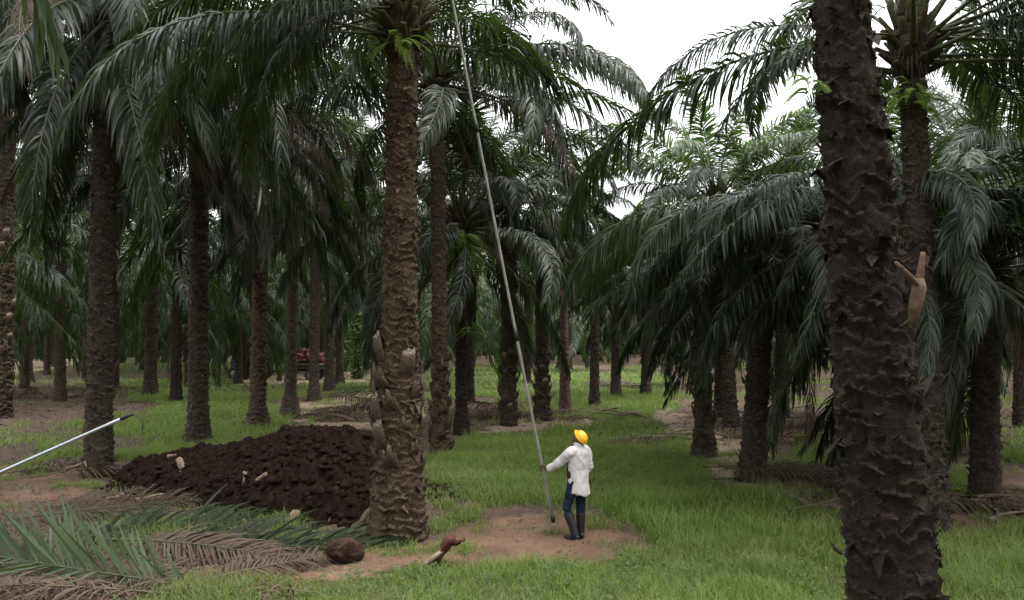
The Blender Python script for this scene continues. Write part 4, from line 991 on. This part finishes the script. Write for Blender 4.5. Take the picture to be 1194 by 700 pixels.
no = np.zeros(len(shirt.vertices)*3, np.float32); shirt.vertices.foreach_get('normal', no); no = no.reshape(-1, 3)
fold = fbm(co[:, 0]*9, co[:, 1]*9, co[:, 2]*4.5, 3)
dl = (.018*(1-2*np.abs(fold))+.008*(1-2*np.abs(fbm(co[:, 0]*20+3, co[:, 1]*20, co[:, 2]*9+co[:, 0]*8, 2))))*np.clip((1.46-co[:, 2])/.1, .1, 1)
hem = np.clip((.86-co[:, 2])/.12, 0, 1); ru = (co@RT)[:]
co = co+no*dl[:, None]; co[:, 2] += hem*(.055*np.clip(np.abs(ru)/.19, 0, 1)**2-.03*(co@F < 0)+.006*np.sin(ru*40))
shirt.vertices.foreach_set('co', co.ravel().astype(np.float32)); shirt.update()
bm = bmesh.new(); bm.from_mesh(shirt)
bmesh.ops.delete(bm, geom=[f for f in bm.faces if f.normal.z < -.75 and f.calc_center_median().z < .80 and abs(f.calc_center_median().x) < .22], context='FACES')
bm.to_mesh(shirt); bm.free()
link('shirt', shirt, man)
a = Acc(); loft(a, [ring(cc(0, 0, z_)+F*(.035+.0*z_)-RT*.035, RT*.140, F*(.118)) for z_ in (.80, .95, 1.1, 1.25)])
link('undershirt', a.mesh('undershirt', M['under']), man)
tr_ = Acc()
for hip, kn, an in ((HIPL, KL, AL), (HIPR, KR, AR)):
    s1 = np.linspace(0, 1, 14); P = np.stack([np.interp(s1, [0, .12, .56, 1], [hip[k_]*.8+(0 if k_ < 2 else hip[2]*.2+.02), hip[k_], kn[k_], (kn*.5+an*.5)[k_]]) for k_ in range(3)], -1)
    tr_.tube(P, np.interp(s1, [0, .12, .5, .6, 1], [.088, .092, .078, .073, .062])*(1+.05*np.sin(s1*31+hip[0]*20)), 16, True)
tr_.ball((0, 0, .89), (.132, .105, .12), 18, 12, rot=Matrix([[*RT], [*F], [*UP]]).transposed())
link('trousers', fuse(tr_.mesh('trousers', None), .009, 3, M['jeans']), man)
for kn, an, yaw in ((KL, AL, F), (KR, AR, F*.6+np.array([.0, .55, 0]))):
    a = Acc(); yaw = yaw/np.linalg.norm(yaw); sdv = np.cross(yaw, UP)
    top = kn*.82+an*.18
    s1 = np.linspace(0, 1, 10); P = np.array(top)[None]*(1-s1)[:, None]+np.array(an)[None]*s1[:, None]
    a.tube(P, np.interp(s1, [0, .3, .8, 1], [.076, .074, .062, .060]), 18, True)
    gz0 = np.array([an[0], an[1], 0.0])
    for f_, h_, w_, l_ in ((-.035, .05, .042, .05), (.04, .05, .044, .07), (.12, .042, .048, .065), (.17, .034, .042, .045)):
        a.ball(gz0+yaw*f_+UP*h_, (w_, l_, h_-.004), 16, 10, rot=Matrix([[*sdv], [*yaw], [*UP]]).transposed())
    a.ball(an-UP*.01, (.062, .064, .085), 14, 10)
    link('boot', fuse(a.mesh('boot', None), .008, 3, M['boot']), man)
# the long pole he holds: slightly bowed, dark ferrule at the foot, sickle at the far end
PW = PC+np.array([mp.x, mp.y, MZ])
man.scale = (.965,)*3
PW = PC*.965+np.array([mp.x, mp.y, MZ])
root = thing('harvesting_pole', 'very long grey pole held upright by the man, leaning left into the palm crowns', 'harvesting pole', Vector(PW))
t0 = -.83
s = np.linspace(0, 1, 40); ln = t0+s*(10.6-t0)
P = PDIR[None]*ln[:, None]; P[:, 0] += .012*(np.clip(ln, 0, 20))**1.45*.35
a = Acc(); a.tube(P, np.linspace(pr, .017, 40), 12, True); link('shaft', a.mesh('shaft', M['pole'], True), root)
a = Acc(); a.tube([PDIR*(t0-.02), PDIR*(t0+.10)], [.030, .030], 12, True); link('ferrule', a.mesh('ferrule', M['iron'], True), root)
for l0 in (2.1, 5.2, 8.0):                         # sleeves where the sections telescope
    k_ = int(np.argmin(np.abs(ln-l0)))
    a = Acc(); a.tube([P[k_]-PDIR*.10, P[k_], P[k_]+PDIR*.10], [.028, .029, .026], 12, True); link('clamp', a.mesh('clamp', M['iron'], True), root)
e = P[-1]; th = np.linspace(0, 2.4, 14)
a = Acc(); a.tube(np.stack([e[0]-.22+.22*np.cos(th), e[1]+0*th, e[2]+.30*np.sin(th)], -1), np.linspace(.03, .006, 14), 8, True, flat=.3); link('sickle', a.mesh('sickle', M['iron'], True), root)
# the second, bare metal pole slanting in from the left
A0, A1 = gnd(-215, 646), at(147, 486, 12.2)
root = thing('harvesting_pole', 'shiny silver pole slanting in from the left border with a dark hooked tip', 'harvesting pole', (A0.x, A0.y, 0))
v = np.array(A1-A0); s = np.linspace(0, 1, 12)[:, None]
a = Acc(); a.tube(s*v, .021, 12, True); link('shaft', a.mesh('shaft', M['alu'], True), root)
u_ = v/np.linalg.norm(v); a = Acc(); a.tube([v-u_*.08, v+u_*.10], [.027, .024], 10, True)
link('ferrule', a.mesh('ferrule', M['iron'], True), root)
th = np.linspace(0, 1.9, 10)
a = Acc(); a.tube(v+u_*.08+np.stack([.16*np.sin(th), 0*th, .05-.16*(1-np.cos(th))+.0*th-.05], -1), np.linspace(.02, .006, 10), 8, True, flat=.35)
link('sickle', a.mesh('sickle', M['iron'], True), root)

# ---------------------------------------------------------------- tractor and fruit trailer far behind the left palms
tp = gnd(296, 441); tz = gh(tp.x, tp.y)
tr = thing('tractor', 'small dark blue tractor half hidden behind the palms beside the fruit trailer', 'tractor', (tp.x, tp.y, tz), PI-.25)
def wheel(name, loc, r, w, parent):
    a_ = Acc(); nu = 28; th = np.arange(nu)*2*PI/nu
    prof = [(r*.55, -w*.42), (r*.9, -w*.5), (r, -w*.38), (r, w*.38), (r*.9, w*.5), (r*.55, w*.42)]
    V_ = np.vstack([np.stack([p_*np.cos(th), 0*th+y_, p_*np.sin(th)], -1) for p_, y_ in prof])
    i_, j_ = np.meshgrid(np.arange(6), np.arange(nu), indexing='ij'); jj = (j_+1) % nu; i2 = (i_+1) % 6
    a_.add(V_, np.stack([i_*nu+j_, i_*nu+jj, i2*nu+jj, i2*nu+j_], -1))
    for k_ in range(18):
        t_ = k_*2*PI/18
        for sd_ in (-1, 1):
            a_.box((r*1.01*math.cos(t_+.08*sd_), sd_*w*.24, r*1.01*math.sin(t_+.08*sd_)), (.06*r, w*.5, .05*r), Matrix.Rotation(-t_, 3, 'Y')@Matrix.Rotation(.5*sd_, 3, 'X'))
    o_ = link(name, a_.mesh(name, M['tyre'], False), parent, loc)
    b_ = Acc(); b_.tube([(0, -w*.3, 0), (0, w*.3, 0)], [r*.56, r*.56], 20, True); b_.tube([(0, -w*.42, 0), (0, w*.42, 0)], [r*.16, r*.16], 12, True)
    link('rim', b_.mesh('rim', M['rim'], False), o_); return o_
a = Acc(); a.box((.85, 0, 1.0), (1.5, .62, .55), taper=.85); a.box((.0, 0, .72), (1.5, .5, .3)); a.box((1.62, 0, .95), (.06, .55, .45)); a.box((-.45, 0, .75), (.7, .6, .35))
link('body', a.mesh('body', M['tractor'], False), tr)
a = Acc(); a.box((1.58, 0, 1.24), (.12, .3, .1)); a.box((.5, 0, 1.33), (.5, .5, .08), taper=.8); link('hood_glint', a.mesh('hood_glint', M['white'], False), tr)  # white pieces stand in for light reflected off the hood
for y_ in (-.62, .62):
    wheel('wheel', (-.45, y_, .66), .66, .36, tr); wheel('wheel', (1.25, y_*.9, .40), .40, .22, tr)
    th = np.linspace(.2, 2.6, 12); a = Acc(); a.tube(np.stack([-.45+.76*np.cos(th), 0*th+y_*.95, .66+.76*np.sin(th)], -1), .2, 6, True, flat=.12, up=(0, 1, 0)); link('mudguard', a.mesh('mudguard', M['tractor'], True), tr)
a = Acc(); a.box((-.42, 0, 1.10), (.45, .5, .12)); a.box((-.64, 0, 1.32), (.1, .5, .4), Matrix.Rotation(-.2, 3, 'Y')); link('seat', a.mesh('seat', M['iron'], False), tr)
th = np.linspace(0, 2*PI, 18); a = Acc(); a.tube(np.stack([.08+.06*np.cos(th), .19*np.sin(th), 1.45+.18*np.cos(th)], -1), .016, 6, False); a.tube([(.08, 0, 1.45), (.3, 0, 1.2)], .02, 6); link('steering_wheel', a.mesh('steering_wheel', M['iron'], True), tr)
a = Acc(); a.tube([(.9, .2, 1.25), (.9, .2, 1.95)], [.035, .03], 8); link('exhaust_pipe', a.mesh('exhaust_pipe', M['iron'], True), tr)
tl_ = gnd(361, 441)
tl = thing('trailer', 'low dark trailer piled with red palm fruit between two distant trunks', 'trailer', (tl_.x, tl_.y, gh(tl_.x, tl_.y)), PI-.12)
a = Acc(); a.box((0, 0, .82), (2.8, 1.5, .1))
for y_ in (-.72, .72):
    a.box((0, y_, 1.02), (2.7, .05, .3))
a.box((1.36, 0, 1.02), (.05, 1.4, .3)); a.box((-1.36, 0, 1.02), (.05, 1.4, .3)); a.box((0, 0, .68), (2.4, .2, .14))
link('bed', a.mesh('bed', M['iron'], False), tl)
a = Acc(); a.tube([(1.3, .3, .7), (2.7, 0, .58)], .05, 8); a.tube([(1.3, -.3, .7), (2.7, 0, .58)], .05, 8); link('drawbar', a.mesh('drawbar', M['iron'], False), tl)
for y_ in (-.85, .85):
    wheel('wheel', (-.35, y_, .38), .38, .22, tl)
BUNCH = [bunch_mesh(40+s_, .21, M['fruit'], 160) for s_ in range(3)]
q = random.Random(3); nb = 0
ct, st_ = math.cos(PI-.12), math.sin(PI-.12)
for lay, (nx, ny) in enumerate(((6, 3), (6, 3), (5, 3), (3, 2))):
    for ix in range(nx):
        for iy in range(ny):
            lx, ly = (ix-(nx-1)/2)*.44+q.uniform(-.05, .05), (iy-(ny-1)/2)*.42+q.uniform(-.04, .04)
            o = link('fruit_bunch', BUNCH[q.randrange(3)], None, (tl_.x+lx*ct-ly*st_, tl_.y+lx*st_+ly*ct, gh(tl_.x, tl_.y)+1.04+lay*.30+q.uniform(-.02, .02)), (q.uniform(0, 6), q.uniform(0, 6), q.uniform(0, 6)))
            tag(o, 'red ripe palm fruit bunch heaped on the distant trailer', 'fruit bunch', 'fruit bunches piled on the trailer')

# ---------------------------------------------------------------- light, sky, camera
w = bpy.data.worlds.new('World'); scene.world = w; w.use_nodes = True
t = w.node_tree; bg = t.nodes['Background']
sky = t.nodes.new('ShaderNodeTexSky'); sky.sky_type = 'NISHITA'; sky.sun_disc = False
SUN_EL, SUN_AZ = R(64), R(95)
sky.sun_elevation = SUN_EL; sky.sun_rotation = SUN_AZ; sky.dust_density = 6; sky.air_density = 1.2; sky.ozone_density = 1
mx = t.nodes.new('ShaderNodeMix'); mx.data_type = 'RGBA'; mx.inputs[0].default_value = .8
# a white overcast deck, brighter overhead than at the horizon
tc = t.nodes.new('ShaderNodeTexCoord'); sx_ = t.nodes.new('ShaderNodeSeparateXYZ'); t.links.new(tc.outputs['Generated'], sx_.inputs[0])
mr = t.nodes.new('ShaderNodeMapRange'); mr.inputs['From Min'].default_value = 0; mr.inputs['From Max'].default_value = 1; mr.inputs['To Min'].default_value = 7.0; mr.inputs['To Max'].default_value = 27.0
t.links.new(sx_.outputs['Z'], mr.inputs['Value'])
tint = t.nodes.new('ShaderNodeMix'); tint.data_type = 'RGBA'; tint.blend_type = 'MULTIPLY'; tint.inputs[0].default_value = 1
t.links.new(mr.outputs[0], tint.inputs[6]); tint.inputs[7].default_value = (1, 1.01, 1.02, 1); t.links.new(tint.outputs[2], mx.inputs[7])
t.links.new(sky.outputs[0], mx.inputs[6]); t.links.new(mx.outputs[2], bg.inputs['Color']); bg.inputs['Strength'].default_value = .12
sl = bpy.data.lights.new('sun', 'SUN'); sl.energy = 1.5; sl.angle = R(22); sl.color = (1, .95, .88)
so = bpy.data.objects.new('sun', sl); COL.objects.link(so)
dv = Vector((math.sin(SUN_AZ)*math.cos(SUN_EL), math.cos(SUN_AZ)*math.cos(SUN_EL), math.sin(SUN_EL)))
so.rotation_euler = dv.to_track_quat('Z', 'Y').to_euler(); so.location = (20, -20, 40)
cam = bpy.data.cameras.new('camera'); co_ = bpy.data.objects.new('camera', cam); COL.objects.link(co_)
co_.location = (0, 0, CAMH); co_.rotation_euler = (PI/2+PITCH, 0, 0)
cam.sensor_fit = 'HORIZONTAL'; cam.angle = 2*math.atan(597/FPX); cam.clip_start = .05; cam.clip_end = 4000
scene.camera = co_
vs = scene.view_settings; vs.view_transform = 'Standard'; vs.look = 'None'; vs.exposure = 1.0; vs.gamma = 1; vs.use_curve_mapping = False
scene.cycles.max_bounces = 6; scene.cycles.diffuse_bounces = 3; scene.cycles.glossy_bounces = 2; scene.cycles.transmission_bounces = 3
scene.cycles.use_denoising = True
print('far palms', len(far))
